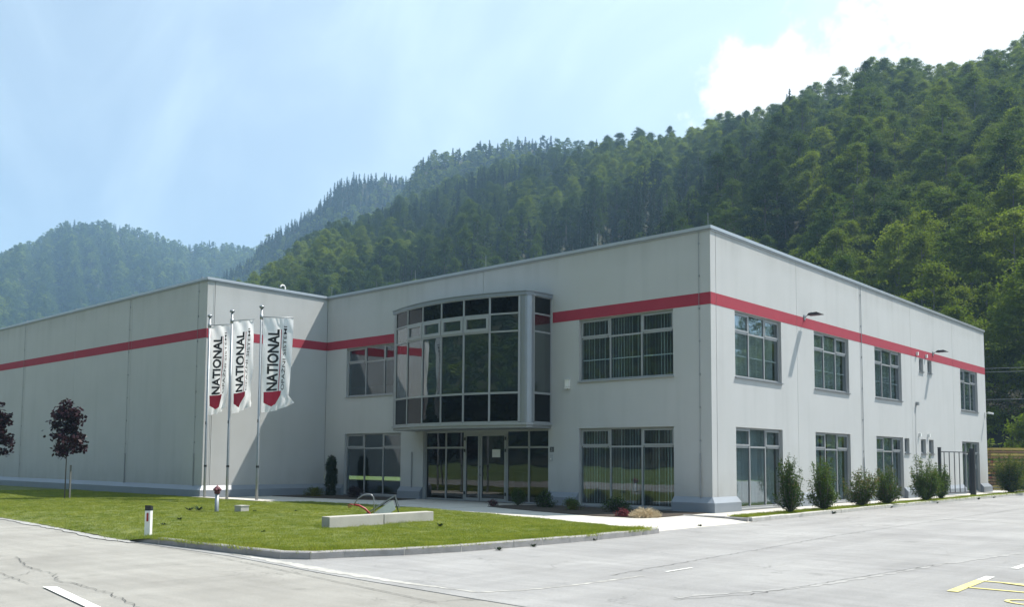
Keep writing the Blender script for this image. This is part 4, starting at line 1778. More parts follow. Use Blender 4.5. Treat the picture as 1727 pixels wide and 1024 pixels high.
m = MB()
bar(m, (-0.52, 0.02), (0.315, 0.565), 0.035)
bar(m, (0.315, 0.565), (0.43, 0.25), 0.030, 0.018)
obj('frame', m, 'alu_light', root)
m = MB()
m.v = [(-0.42, 0.03, -0.02), (0.26, 0.03, 0.44), (0.34, 0.03, 0.20), (-0.05, 0.03, -0.06), (-0.42, 0.05, -0.02), (0.26, 0.05, 0.44), (0.34, 0.05, 0.20), (-0.05, 0.05, -0.06)]
m.f = [(0, 3, 2, 1), (4, 5, 6, 7), (0, 1, 5, 4), (1, 2, 6, 5), (2, 3, 7, 6), (3, 0, 4, 7)]
m.m = [0] * 6
obj('board', m, 'white_paint', root)
m = MB()
bar(m, (0.30, 0.52), (0.48, -0.10), 0.022, 0.012, 0.02)
bar(m, (-0.58, -0.10), (0.25, 0.50), 0.020, 0.012, 0.02)
obj('leg', m, 'dark_metal', root)
m = MB()
m.tube([(-0.215, -0.06, -0.12), (-0.22, -0.06, 0.40), (-0.235, -0.06, 0.52), (-0.29, -0.06, 0.585), (-0.38, -0.06, 0.60), (-0.50, -0.06, 0.57), (-0.62, -0.06, 0.50), (-0.72, -0.06, 0.36)], 0.013, 8)
obj('hoop', m, 'alu_light', root, smooth=True)
m = MB()
m.tube([(-0.26, -0.05, -0.12), (-0.33, -0.05, 0.10), (-0.45, -0.05, 0.22), (-0.60, -0.05, 0.30), (-0.72, -0.05, 0.32)], 0.028, 10)
m.tube([(-0.72, -0.05, 0.32), (-0.82, -0.05, 0.335), (-0.90, -0.05, 0.30), (-0.88, -0.05, 0.26), (-0.80, -0.05, 0.27)], 0.014, 8)
obj('curved_tube', m, 'red_enamel', root, smooth=True)

m = MB()
bm = bmesh.new()
bmesh.ops.create_icosphere(bm, subdivisions=3, radius=1)
for v in bm.verts:
    v.co = Vector((v.co.x * 0.24, v.co.y * 0.20, max(v.co.z, -0.4) * 0.14)) * (1 + 0.22 * noise.noise(v.co * 2.3))
me = bpy.data.meshes.new('bag')
bm.to_mesh(me)
bm.free()
me.materials.append(MATS['navy'])
me.polygons.foreach_set('use_smooth', [True] * len(me.polygons))
tag(link('cloth_bag', me, None, (11.22, -10.12, ZR + 0.06)), 'dark blue crumpled bag lying by the yellow parking lines', 'bag')

# ------------------------------------------------------------------ gate and timber stacks
root = empty('metal_gate', (0.6, 19.2, 0))
tag(root, 'dark metal gate with upright bars beside the far end of the wall', 'gate')
# posts at local coordinates; the gate leaf stands open towards the wall
GA, GB = Vector((-0.05, 1.0, 0)), Vector((0.35, 4.3, 0))
for p_, wdt, hgt in ((Vector((0.28, 0.0, 0)), 0.06, 2.28), (GB + Vector((0.10, 0.22, 0)), 0.11, 2.28)):
    m = MB()
    m.box((p_.x - wdt, p_.y - wdt, -0.1), (p_.x + wdt, p_.y + wdt, hgt))
    m.box((p_.x - wdt - 0.01, p_.y - wdt - 0.01, hgt + 0.001), (p_.x + wdt + 0.01, p_.y + wdt + 0.01, hgt + 0.03))
    obj('post', m, 'dark_metal', root)
m = MB()
tg = (GB - GA).normalized()
for zz in (0.16, 2.12):
    m.tube([GA + Vector((0, 0, zz)), GB + Vector((0, 0, zz))], 0.028, 6)
for p_ in (GA, GB):
    m.tube([p_ + Vector((0, 0, 0.1)), p_ + Vector((0, 0, 2.14))], 0.032, 6)
obj('leaf_frame', m, 'dark_metal', root)
for i in range(1, 6):
    p_ = GA.lerp(GB, i / 6)
    m = MB()
    m.tube([p_ + Vector((0, 0, 0.16)), p_ + Vector((0, 0, 2.12))], 0.020, 6)
    obj('bar', m, 'dark_metal', root)
m = MB()
p_ = GB + Vector((0.23, 0.20, 0))
m.box((p_.x, p_.y - 0.05, 1.30), (p_.x + 0.03, p_.y + 0.05, 1.52))
obj('intercom', m, 'alu_light', root)


def stack(loc, rz, nx, rows_, L_, label, red_end):
    root = empty('timber_stack', loc, rz=rz)
    tag(root, label, 'timber stack', 'timber stacks beyond the gate')
    base = MB()
    base.box((-L_ / 2, -0.02, 0), (L_ / 2, 0.02, 0.15))
    plank = MB()
    plank.box((-L_ / 2, -0.055, 0), (L_ / 2, 0.055, 0.125))
    pm = {k2: plank.mesh('plank', [k2]) for k2 in ('wood_yellow', 'wood_brown', 'wood_red')}
    rr = random.Random(nx + rows_)
    z = 0.05
    for r_ in range(rows_):
        if r_ % 5 == 0 and r_:
            z += 0.09
        for c_ in range(nx):
            kk = 'wood_yellow' if r_ == rows_ - 1 or rr.random() < 0.25 else ('wood_red' if rr.random() < red_end else 'wood_brown')
            o_ = link('plank', pm[kk], root, (rr.uniform(-0.04, 0.04), c_ * 0.125 + rr.uniform(-0.004, 0.004), z))
        z += 0.175
    for xx_ in (-L_ * 0.3, L_ * 0.3):
        zz = 0.05 + 5 * 0.175
        m_ = MB()
        m_.box((xx_ - 0.05, -0.06, zz + 0.006), (xx_ + 0.05, nx * 0.125, zz + 0.070))
        obj('bearer', m_, 'wood_brown', root)


stack((-0.15, 36.9, -0.1), R(40), 7, 14, 2.6, 'timber stack with a yellow top row, half hidden behind the end of the building', 0.05)
stack((1.75, 38.5, -0.1), R(40), 7, 13, 2.0, 'timber stack with red plank ends beside the yellow topped stack', 0.65)

# ------------------------------------------------------------------ plants
def sprig_mesh(seed, Hh, Wd, nbr, leaves, style, leafL, mats=('leaf_bush', 'leaf_bush_tan'), tan=0.0):
    """shrub as upswept branches, each dressed with sprigs of small leaves. returns (stem MB, leaf mesh)"""
    g_ = np.random.default_rng(seed)
    st = MB()
    Q = []
    MI = []
    for b in range(nbr):
        az = g_.uniform(0, 2 * math.pi)
        if style == 'vase':
            out = g_.uniform(0.25, 1.0) * Wd / 2
            hh = Hh * g_.uniform(0.32, 1.05) * (1 - 0.30 * (out / (Wd / 2)) ** 2)
            out *= g_.uniform(0.8, 1.35)
            p0 = np.array([0, 0, 0.02])
            p1 = np.array([math.cos(az) * out * 0.75, math.sin(az) * out * 0.75, hh * 0.45])
            p2 = np.array([math.cos(az) * out, math.sin(az) * out, hh])
        elif style == 'cone':
            z0 = Hh * g_.uniform(0.05, 0.92)
            rad = Wd / 2 * (1 - z0 / Hh) ** 0.7 * g_.uniform(0.6, 1.1) + 0.06
            p0 = np.array([0, 0, z0])
            p1 = np.array([math.cos(az) * rad * 0.6, math.sin(az) * rad * 0.6, z0 + 0.06])
            p2 = np.array([math.cos(az) * rad, math.sin(az) * rad, z0 + 0.22])
        elif style == 'column':
            z0 = Hh * g_.uniform(0.05, 0.93)
            rad = Wd / 2 * (0.75 + 0.25 * math.sin(math.pi * z0 / Hh)) * g_.uniform(0.7, 1.1)
            p0 = np.array([0, 0, z0])
            p1 = np.array([math.cos(az) * rad * 0.6, math.sin(az) * rad * 0.6, z0 + 0.10])
            p2 = np.array([math.cos(az) * rad, math.sin(az) * rad, z0 - 0.20])
        else:   # dome
            el = g_.uniform(0.15, 1.4)
            r_ = Wd / 2 * g_.uniform(0.7, 1.05)
            p0 = np.array([0, 0, 0.0])
            p2 = np.array([math.cos(az) * r_ * math.cos(el), math.sin(az) * r_ * math.cos(el), Hh * math.sin(el)])
            p1 = p2 * 0.55 + np.array([0, 0, 0.05])
        st.tube([p0, p1, p2], [0.014, 0.009, 0.003], 4, cap=False)
        n = leaves
        t = g_.beta(2.2, 1.3, n)[:, None]
        c = (1 - t) ** 2 * p0 + 2 * t * (1 - t) * p1 + t ** 2 * p2
        spread = 0.035 + 0.065 * (1 - np.abs(2 * t - 1.2)).clip(0)
        c = c + g_.normal(size=(n, 3)) * spread * (Wd / 0.9) ** 0.5 * 0.75
        c[:, 2] = np.maximum(c[:, 2], 0.02)
        nn_ = unit(g_.normal(size=(n, 3)) + np.array([0, 0, 0.7]))
        Q.append(leaf_quads(c, nn_, leafL * g_.uniform(0.6, 1.3, n), leafL * 0.45, g_))
        MI.append((g_.random(n) < tan * (t[:, 0] ** 2) * 2).astype(int) if tan > 0 else np.zeros(n, int))
    return st, quads_mesh('leaves', np.concatenate(Q), mats, np.concatenate(MI))


def shrub(name, label, cat, loc, seed, Hh, Wd, nbr, leaves, style, leafL, mats=('leaf_bush', 'leaf_bush_tan'), tan=0.0, group=None, stem=True):
    st, lf = sprig_mesh(seed, Hh, Wd, nbr, leaves, style, leafL, mats, tan)
    root = empty(name, loc)
    tag(root, label, cat, group)
    if stem:
        obj('stem', st, 'bark', root)
    link('leaves', lf, root)
    return root


GRP = 'shrubs in the verge along the lit wall'
shrub('garden_shrub', 'tall dark shrub nearest the building corner, forked into two leaders', 'shrub', (1.72, 1.75, 0), 1, 1.98, 0.80, 46, 145, 'vase', 0.034, tan=0.05, group=GRP)
shrub('garden_shrub', 'green upright shrub second from the building corner, before the second window', 'shrub', (1.70, 4.35, 0), 2, 1.95, 0.92, 50, 145, 'vase', 0.034, tan=0.02, group=GRP)
shrub('garden_shrub', 'low spreading shrub with bronze tips, third from the building corner', 'shrub', (1.60, 7.9, 0), 3, 1.50, 1.15, 40, 150, 'vase', 0.034, tan=0.22, group=GRP)
shrub('garden_shrub', 'slanting vase-shaped shrub, fourth from the building corner', 'shrub', (1.62, 10.3, 0), 4, 1.80, 1.0, 42, 145, 'vase', 0.034, tan=0.15, group=GRP)
shrub('garden_shrub', 'broad shrub just left of the gate', 'shrub', (1.60, 14.9, 0), 5, 2.0, 1.20, 58, 200, 'vase', 0.036, tan=0.05, group=GRP)
shrub('garden_shrub', 'narrow green shrub touching the gate post', 'shrub', (1.55, 17.0, 0), 6, 1.70, 0.75, 42, 145, 'vase', 0.036, tan=0.03, group=GRP)
shrub('garden_shrub', 'wide yellowish shrub before the timber stacks', 'shrub', (1.45, 29.2, 0), 8, 2.2, 1.9, 70, 220, 'vase', 0.045, mats=('leaf_bush', 'leaf_gold'), tan=0.35, group=GRP)
shrub('garden_shrub', 'loose shrub beside the wide yellowish one, farthest along the kerb', 'shrub', (1.60, 32.4, 0), 9, 1.7, 1.9, 54, 200, 'vase', 0.045, mats=('leaf_bush', 'leaf_gold'), tan=0.2, group=GRP)
# beds before the front wall
shrub('weeping_shrub', 'dark columnar weeping shrub at the left ground-floor window', 'shrub', (-18.35, -0.75, 0), 10, 1.80, 0.50, 120, 80, 'column', 0.035, mats=('leaf_dark', 'leaf_dark'))
shrub('low_shrub', 'golden green cushion shrub at the foot of the weeping shrub', 'shrub', (-18.2, -1.75, 0), 11, 0.34, 1.1, 30, 70, 'dome', 0.028, mats=('leaf_gold', 'leaf_bush'), tan=0.2)
shrub('low_shrub', 'dark red low shrub in the left bed', 'shrub', (-15.9, -1.35, 0), 12, 0.42, 1.0, 26, 60, 'dome', 0.030, mats=('leaf_maple_red', 'leaf_maple_red'))
shrub('low_shrub', 'round clipped green shrub right of the entrance door', 'shrub', (-7.15, -1.05, 0), 13, 0.62, 0.70, 40, 80, 'dome', 0.022, mats=('leaf_bush', 'leaf_bush'))
shrub('low_shrub', 'dark leafy shrub between the round shrub and the corner window', 'shrub', (-5.6, -1.35, 0), 14, 0.55, 0.9, 34, 60, 'dome', 0.030, mats=('leaf_dark', 'leaf_bush'), tan=0.2)
shrub('low_shrub', 'olive green mounded shrub before the corner window', 'shrub', (-4.0, -2.0, 0), 15, 0.34, 0.75, 30, 60, 'dome', 0.026, mats=('leaf_gold', 'leaf_bush'), tan=0.6)
shrub('low_shrub', 'sprawling dark green shrub next to the dry grass heap', 'shrub', (-2.3, -1.9, 0), 16, 0.42, 1.3, 34, 60, 'dome', 0.028, mats=('leaf_dark', 'leaf_bush'), tan=0.35)
shrub('low_shrub', 'small reddish plant at the near edge of the entrance bed', 'shrub', (-7.35, -2.1, 0), 17, 0.22, 0.45, 16, 36, 'dome', 0.024, mats=('leaf_maple_red', 'leaf_crimson'), tan=0.3)
shrub('low_shrub', 'crimson leaved plant against the dry grass heap', 'shrub', (-0.85, -3.60, 0), 18, 0.15, 0.5, 24, 46, 'dome', 0.028, mats=('leaf_crimson', 'leaf_crimson'))

# heap of dry grass: arching straw blades
g_ = np.random.default_rng(31)
n = 2600
ang = g_.uniform(0, 2 * np.pi, n)
rad = np.sqrt(g_.random(n)) * 0.5
c = np.stack([np.cos(ang) * rad * 0.62, np.sin(ang) * rad * 1.05, 0.02 + 0.20 * (1 - (rad / 0.5) ** 2) * g_.random(n) + 0.03 * g_.random(n)], 1)
dirv = unit(np.stack([np.cos(ang), np.sin(ang), g_.uniform(-0.6, 1.1, n)], 1) + g_.normal(size=(n, 3)) * 0.35)
wv = unit(np.cross(dirv, g_.normal(size=(n, 3))))
ln = g_.uniform(0.05, 0.15, n)[:, None]
Q = np.stack([c - wv * 0.004, c + wv * 0.004, c + dirv * ln + wv * 0.003, c + dirv * ln - wv * 0.003], 1)
Q[:, :, 2] = np.maximum(Q[:, :, 2], 0.0)
me = quads_mesh('straw', Q, ['straw'])
tag(link('dry_grass_heap', me, None, (-0.25, -3.35, 0.0)), 'pale heap of dry grass on the corner of the planting bed', 'dry grass')


# purple-leaved maples with their stakes
def maple(loc, seed, label):
    g_ = np.random.default_rng(seed)
    root = empty('red_maple_tree', loc)
    tag(root, label, 'tree', 'young purple maples by the wing')
    m = MB()
    m.tube([(0, 0, -0.02), (0.01, 0, 0.8), (-0.01, 0.01, 1.6), (0.02, 0, 3.1)], [0.026, 0.022, 0.018, 0.006], 7)
    for b in range(12):
        a = g_.uniform(0, 6.28)
        z = g_.uniform(1.6, 2.9)
        r_ = 0.62 * (1 - (z - 1.6) / 2.6)
        m.tube([(0, 0, z - 0.1), (math.cos(a) * r_ * 0.5, math.sin(a) * r_ * 0.5, z + 0.12), (math.cos(a) * r_, math.sin(a) * r_, z + 0.18)], [0.009, 0.006, 0.002], 4, cap=False)
    obj('trunk', m, 'bark', root)
    Q = []
    cl = []
    for b in range(50):
        z = g_.uniform(0, 1) ** 1.15
        r_ = (0.58 * (1 - z) ** 0.6 + 0.22 * z) * (0.6 + 0.55 * g_.random())
        if 0.42 < z < 0.54:
            r_ *= 0.6
        a = g_.uniform(0, 6.28)
        cl.append((math.cos(a) * r_ * 0.85, math.sin(a) * r_ * 0.85, 1.62 + z * 1.95))
    cl.append((0.05, 0.0, 3.62))
    for cc in cl:
        k_ = 34
        c = np.array(cc) + g_.normal(size=(k_, 3)) * np.array([0.12, 0.12, 0.09])
        nn_ = unit(g_.normal(size=(k_, 3)) * 0.8 + np.array([0, -0.3, 0.6]))
        Q.append(leaf_quads(c, nn_, g_.uniform(0.055, 0.10, k_), g_.uniform(0.045, 0.08, k_), g_))
    link('crown', quads_mesh('crown', np.concatenate(Q), ['leaf_maple_red']), root)
    m = MB()
    m.box((0.07, 0.12, -0.05), (0.12, 0.17, 1.30))
    tag(obj('tree_stake', m, 'wood_stake', None, (loc[0], loc[1], 0)), 'grey wooden stake beside the ' + ('purple maple in view' if loc[0] > -23 else 'purple maple cut by the picture edge'), 'stake')


maple((-21.7, -10.7, 0.02), 41, 'young purple-leaved maple with a thin trunk on the lawn, whole in view')
maple((-25.05, -12.1, 0.02), 42, 'young purple-leaved maple farther out on the lawn, cut by the picture edge')

# ------------------------------------------------------------------ instancing helper
def gn_scatter(name, pts, rots, scls, idx, sources, mat=None):
    """points -> instances of the source objects picked by index"""
    me = bpy.data.meshes.new(name)
    me.from_pydata([tuple(p) for p in pts], [], [])
    a = me.attributes.new('rot', 'FLOAT_VECTOR', 'POINT')
    a.data.foreach_set('vector', np.asarray(rots, np.float32).reshape(-1))
    a = me.attributes.new('scl', 'FLOAT_VECTOR', 'POINT')
    a.data.foreach_set('vector', np.asarray(scls, np.float32).reshape(-1))
    a = me.attributes.new('idx', 'INT', 'POINT')
    a.data.foreach_set('value', np.asarray(idx, np.int32))
    o = link(name, me)
    ng = bpy.data.node_groups.new(name, 'GeometryNodeTree')
    ng.interface.new_socket('Geometry', in_out='INPUT', socket_type='NodeSocketGeometry')
    ng.interface.new_socket('Geometry', in_out='OUTPUT', socket_type='NodeSocketGeometry')
    N, L = ng.nodes, ng.links
    gi, go = N.new('NodeGroupInput'), N.new('NodeGroupOutput')
    jn = N.new('GeometryNodeJoinGeometry')
    for s_ in sources[::-1]:
        oi = N.new('GeometryNodeObjectInfo')
        oi.inputs['Object'].default_value = s_
        oi.inputs['As Instance'].default_value = True
        oi.transform_space = 'ORIGINAL'
        L.new(oi.outputs['Geometry'], jn.inputs[0])
    ip = N.new('GeometryNodeInstanceOnPoints')
    ip.inputs['Pick Instance'].default_value = True

    def attr(nm, ty):
        n_ = N.new('GeometryNodeInputNamedAttribute')
        n_.data_type = ty
        n_.inputs['Name'].default_value = nm
        return n_.outputs['Attribute']
    L.new(gi.outputs[0], ip.inputs['Points'])
    L.new(jn.outputs[0], ip.inputs['Instance'])
    L.new(attr('idx', 'INT'), ip.inputs['Instance Index'])
    e2r = N.new('FunctionNodeEulerToRotation')
    L.new(attr('rot', 'FLOAT_VECTOR'), e2r.inputs[0])
    L.new(e2r.outputs[0], ip.inputs['Rotation'])
    L.new(attr('scl', 'FLOAT_VECTOR'), ip.inputs['Scale'])
    L.new(ip.outputs[0], go.inputs[0])
    md = o.modifiers.new('scatter', 'NODES')
    md.node_group = ng
    o['kind'] = 'stuff'
    return o


# ------------------------------------------------------------------ grass on the lawn and verge
def tuft(seed, n, hgt, spread):
    g_ = np.random.default_rng(seed)
    base = g_.normal(size=(n, 3)) * np.array([spread, spread, 0])
    lean = g_.normal(size=(n, 3)) * np.array([0.5, 0.5, 0])
    d = unit(lean + np.array([0, 0, 1.0]))
    wv = unit(np.cross(d, g_.normal(size=(n, 3))))
    l_ = g_.uniform(0.5, 1.2, n)[:, None] * hgt
    tip = base + d * l_
    q = np.stack([base - wv * 0.0035, base + wv * 0.0035, tip + wv * 0.001, tip - wv * 0.001], 1)
    return quads_mesh('tuft', q, ['grass_blade'])


tufts = [bpy.data.objects.new('tuft', tuft(s, 22, 0.040 if s < 53 else 0.075, 0.07)) for s in (50, 51, 52, 53)]
P_, R_, S_, I_ = [], [], [], []
for k_ in range(36000):
    x = 2.45 - 34 * random.random() ** 1.35
    ys, yn = interp(SOUTH, x), interp(NORTH, x)
    y = ys + 0.03 + (yn - ys - 0.06) * random.random()
    if abs(x + 3.1 + 0.045 * (y + 10.7)) < 0.2 and -12.42 < y < -8.95:
        continue
    P_.append((x, y, lawn_z(x, y) - 0.004))
    big = noise.noise(Vector((x * 0.7, y * 0.7, 4))) > 0.15
    edge = (y - ys) < 0.25 or (abs(x + 3.1) < 0.4 and -12.6 < y < -8.8)
    I_.append(3 if (random.random() < (0.5 if edge else 0.02)) else random.randrange(3))
    R_.append((0, 0, random.uniform(0, 6.28)))
    s_ = random.uniform(0.6, 1.1)
    S_.append((s_, s_, s_ * random.uniform(0.7, 1.2)))
for k_ in range(1800):
    x = random.uniform(-3.4, 2.46)
    yk = interp(SOUTH, x)
    if random.random() < 0.5:
        yk = random.uniform(-16.1, -7.2)
        x = min(2.46, max(q for q in np.arange(-3.4, 2.47, 0.05) if interp(SOUTH, q) <= yk))
    P_.append((x - random.uniform(0.05, 0.14), yk + random.uniform(0.06, 0.14), 0.0))
    I_.append(3)
    R_.append((0, 0, random.uniform(0, 6.28)))
    s_ = random.uniform(0.6, 1.3) * (1.3 if noise.noise(Vector((x * 2, yk * 2, 6))) > 0.2 else 0.8)
    S_.append((s_, s_, s_))
for k_ in range(5200):
    y = -1.1 + 36 * random.random() ** 1.3
    x = random.uniform(1.24, 1.96)
    P_.append((x, y, 0.0))
    I_.append(3 if random.random() < 0.35 else random.randrange(3))
    R_.append((0, 0, random.uniform(0, 6.28)))
    s_ = random.uniform(0.6, 1.15)
    S_.append((s_, s_, s_))
go_ = gn_scatter('grass', P_, R_, S_, I_, tufts)
tag(go_, 'short mown grass of the lawn and the narrow verge', 'grass')


# weeds: flat rosettes of broad leaves
def rosette(seed, n=14, r_=0.11):
    g_ = np.random.default_rng(seed)
    a = g_.uniform(0, 6.28, n)
    d = np.stack([np.cos(a), np.sin(a), g_.uniform(0.2, 0.9, n)], 1)
    d = unit(d)
    wv = unit(np.cross(d, np.array([0, 0, 1.0])))
    l_ = g_.uniform(0.5, 1.0, n)[:, None] * r_
    q = np.stack([d * 0.01, d * l_ * 0.55 + wv * 0.022, d * l_, d * l_ * 0.55 - wv * 0.022], 1)
    return quads_mesh('rosette', q, ['leaf_dark'])


ros = [rosette(s, 16, rr_) for s, rr_ in ((60, 0.10), (61, 0.14), (62, 0.20))]
wd_spots = [(-11.2, -11.0, 2, 1.6), (-11.5, -11.15, 2, 1.2), (-9.6, -10.1, 1, 0.9), (-7.7, -13.5, 1, 1.0), (-5.2, -9.4, 2, 1.0), (-4.6, -9.3, 1, 0.9), (-2.8, -14.2, 0, 1.0), (-6.2, -14.7, 1, 0.9),
            (-1.5, -10.2, 1, 1.1), (-8.8, -9.2, 1, 0.9), (2.62, -11.6, 1, 0.9), (2.62, -12.6, 1, 1.0), (2.62, -9.6, 0, 0.9), (2.1, 4.2, 1, 1.2), (2.05, 1.55, 1, 1.3), (2.02, 9.6, 1, 1.2), (2.0, 15.0, 1, 1.1),
            (2.0, 21.0, 1, 1.4), (2.0, 23.5, 2, 1.0), (2.05, -4.3, 0, 1.1)]
for (x, y, k_, s_) in wd_spots:
    o_ = link('weed', ros[k_], None, (x, y, (ZR if x > 1.98 else 0.01)))
    o_.scale = (s_, s_, s_)
    o_.rotation_euler = (0, 0, random.uniform(0, 6))
    tag(o_, 'small dark weed rosette in the grass or along the kerb', 'weed', 'weeds in the grass and kerb joints')

# ------------------------------------------------------------------ forest trees
def beech_mesh(seed, Hh, Rr, nclump, nleaf, ll, mat, squash=0.42, flat=1.3):
    g_ = np.random.default_rng(seed)
    Q = []
    for b in range(nclump):
        # clump centres spread over an egg-shaped, lobed volume
        z = g_.uniform(0.0, 1.0)
        a = g_.uniform(0, 2 * np.pi)
        prof = math.sin(math.pi * min(1, z * 0.84 + 0.16)) ** 0.7
        lobes = 1 + 0.28 * math.sin(3 * a + seed + 5 * z) + 0.20 * math.sin(5 * a + 2 * seed - 9 * z)
        rad = Rr * prof * lobes * g_.uniform(0.25, 1.15)
        c = np.array([math.cos(a) * rad, math.sin(a) * rad, Hh * (0.18 + 0.80 * z)])
        sz = g_.uniform(0.5, 1.5) * Rr * 0.235
        p = g_.normal(size=(nleaf, 3)) * 0.55
        p[:, 2] = p[:, 2] * squash - 0.15 * (p[:, 0] ** 2 + p[:, 1] ** 2)
        p = p * sz + c
        n_ = unit(g_.normal(size=(nleaf, 3)) * 0.85 + np.array([math.cos(a) * 0.35, math.sin(a) * 0.35, flat]))
        Q.append(leaf_quads(p, n_, ll * g_.uniform(0.6, 1.3, nleaf), ll * 0.55 * g_.uniform(0.7, 1.2, nleaf), g_))
    return quads_mesh('crown', np.concatenate(Q), [mat])


def spruce_mesh(seed, Hh, Rr, tiers, nleaf, ll, mat):
    g_ = np.random.default_rng(seed)
    Q = []
    for t in range(tiers):
        f = t / tiers
        z = Hh * (0.08 + 0.92 * f)
        r_ = Rr * (1 - f) ** 0.85 * g_.uniform(0.85, 1.15) + 0.1
        nb = max(4, int(11 * (1 - f) + 3))
        for b in range(nb):
            a = g_.uniform(0, 2 * np.pi)
            k_ = max(3, int(nleaf * (1 - f * 0.6)))
            s = g_.random(k_) ** 0.7
            rr_ = r_ * g_.uniform(0.7, 1.1)
            x = np.cos(a) * s * rr_
            y = np.sin(a) * s * rr_
            zz = z - 0.35 * s * rr_ + 0.12 * rr_ * s ** 3
            c = np.stack([x, y, zz], 1) + g_.normal(size=(k_, 3)) * 0.10 * np.array([rr_, rr_, 0.5])
            n_ = unit(g_.normal(size=(k_, 3)) * 0.5 + np.array([np.cos(a) * 0.5, np.sin(a) * 0.5, 1.0]))
            Q.append(leaf_quads(c, n_, ll * g_.uniform(0.6, 1.2, k_), ll * 0.5, g_))
    return quads_mesh('crown', np.concatenate(Q), [mat])


def trunk_mesh(Hh, r_, mat):
    m = MB()
    m.tube([(0, 0, -2), (0.1, 0, Hh * 0.3), (-0.1, 0.1, Hh * 0.6), (0, 0, Hh * 0.92)], [r_, r_ * 0.8, r_ * 0.5, r_ * 0.12], 7)
    for i in range(6):
        a = i * 1.9
        z = Hh * (0.35 + 0.09 * i)
        l_ = Hh * 0.15 * (1 - 0.13 * i)
        m.tube([(0, 0, z), (math.cos(a) * l_ * 0.5, math.sin(a) * l_ * 0.5, z + l_ * 0.5), (math.cos(a) * l_, math.sin(a) * l_, z + l_ * 0.85)], [r_ * 0.35, r_ * 0.22, r_ * 0.06], 5, cap=False)
    return m.mesh('trunk', [mat])


KINDS = {
    'beech': dict(name='beech_tree', crown=[beech_mesh(70 + i, 15.5, 4.3, 74, 150, 0.165, 'leaf_beech', 0.46, 1.0) for i in range(4)], trunk=trunk_mesh(15, 0.28, 'bark_grey'),
                  label='fresh green beech with layered sprays on the steep wooded slope', cat='tree', group='beeches on the near slope'),
    'oak': dict(name='broadleaf_tree', crown=[beech_mesh(80 + i, 16.5, 3.8, 74, 150, 0.165, 'leaf_oak', 0.52, 0.8) for i in range(3)], trunk=trunk_mesh(17, 0.30, 'bark'),
                label='darker green broadleaf tree among the beeches on the steep slope', cat='tree', group='darker broadleaf trees on the near slope'),
    'spruce': dict(name='spruce_tree', crown=[spruce_mesh(90 + i, 18.5, 2.8, 32, 26, 0.27, 'leaf_spruce') for i in range(2)], trunk=trunk_mesh(20, 0.25, 'bark'),
                   label='dark pointed spruce standing among broadleaf trees on the slope', cat='tree', group='spruces on the near slope'),
}
SRC = []
for kd in ('beech', 'oak', 'spruce'):
    for c_ in KINDS[kd]['crown']:
        SRC.append(bpy.data.objects.new('crown', c_))
# lighter-weight crowns for the far hills
FAR = [bpy.data.objects.new('far_crown', beech_mesh(100 + i, 14, 5.0, 48, 26, 0.55, 'leaf_beech')) for i in range(2)]
FAR += [bpy.data.objects.new('far_crown', beech_mesh(104 + i, 15, 4.6, 48, 26, 0.55, 'leaf_oak', 0.6, 0.9)) for i in range(2)]
FAR += [bpy.data.objects.new('far_crown', spruce_mesh(108, 16, 2.6, 14, 7, 0.8, 'leaf_spruce'))]


def cat_rom(P, n):
    P = [Vector(p) for p in P]
    out = []
    for i in range(len(P) - 1):
        p0, p1, p2, p3 = P[max(i - 1, 0)], P[i], P[i + 1], P[min(i + 2, len(P) - 1)]
        for j in range(n):
            t = j / n
            out.append(0.5 * ((2 * p1) + (p2 - p0) * t + (2 * p0 - 5 * p1 + 4 * p2 - p3) * t * t + (3 * p1 - p0 - 3 * p2 + p3) * t ** 3))
    out.append(P[-1])
    return out


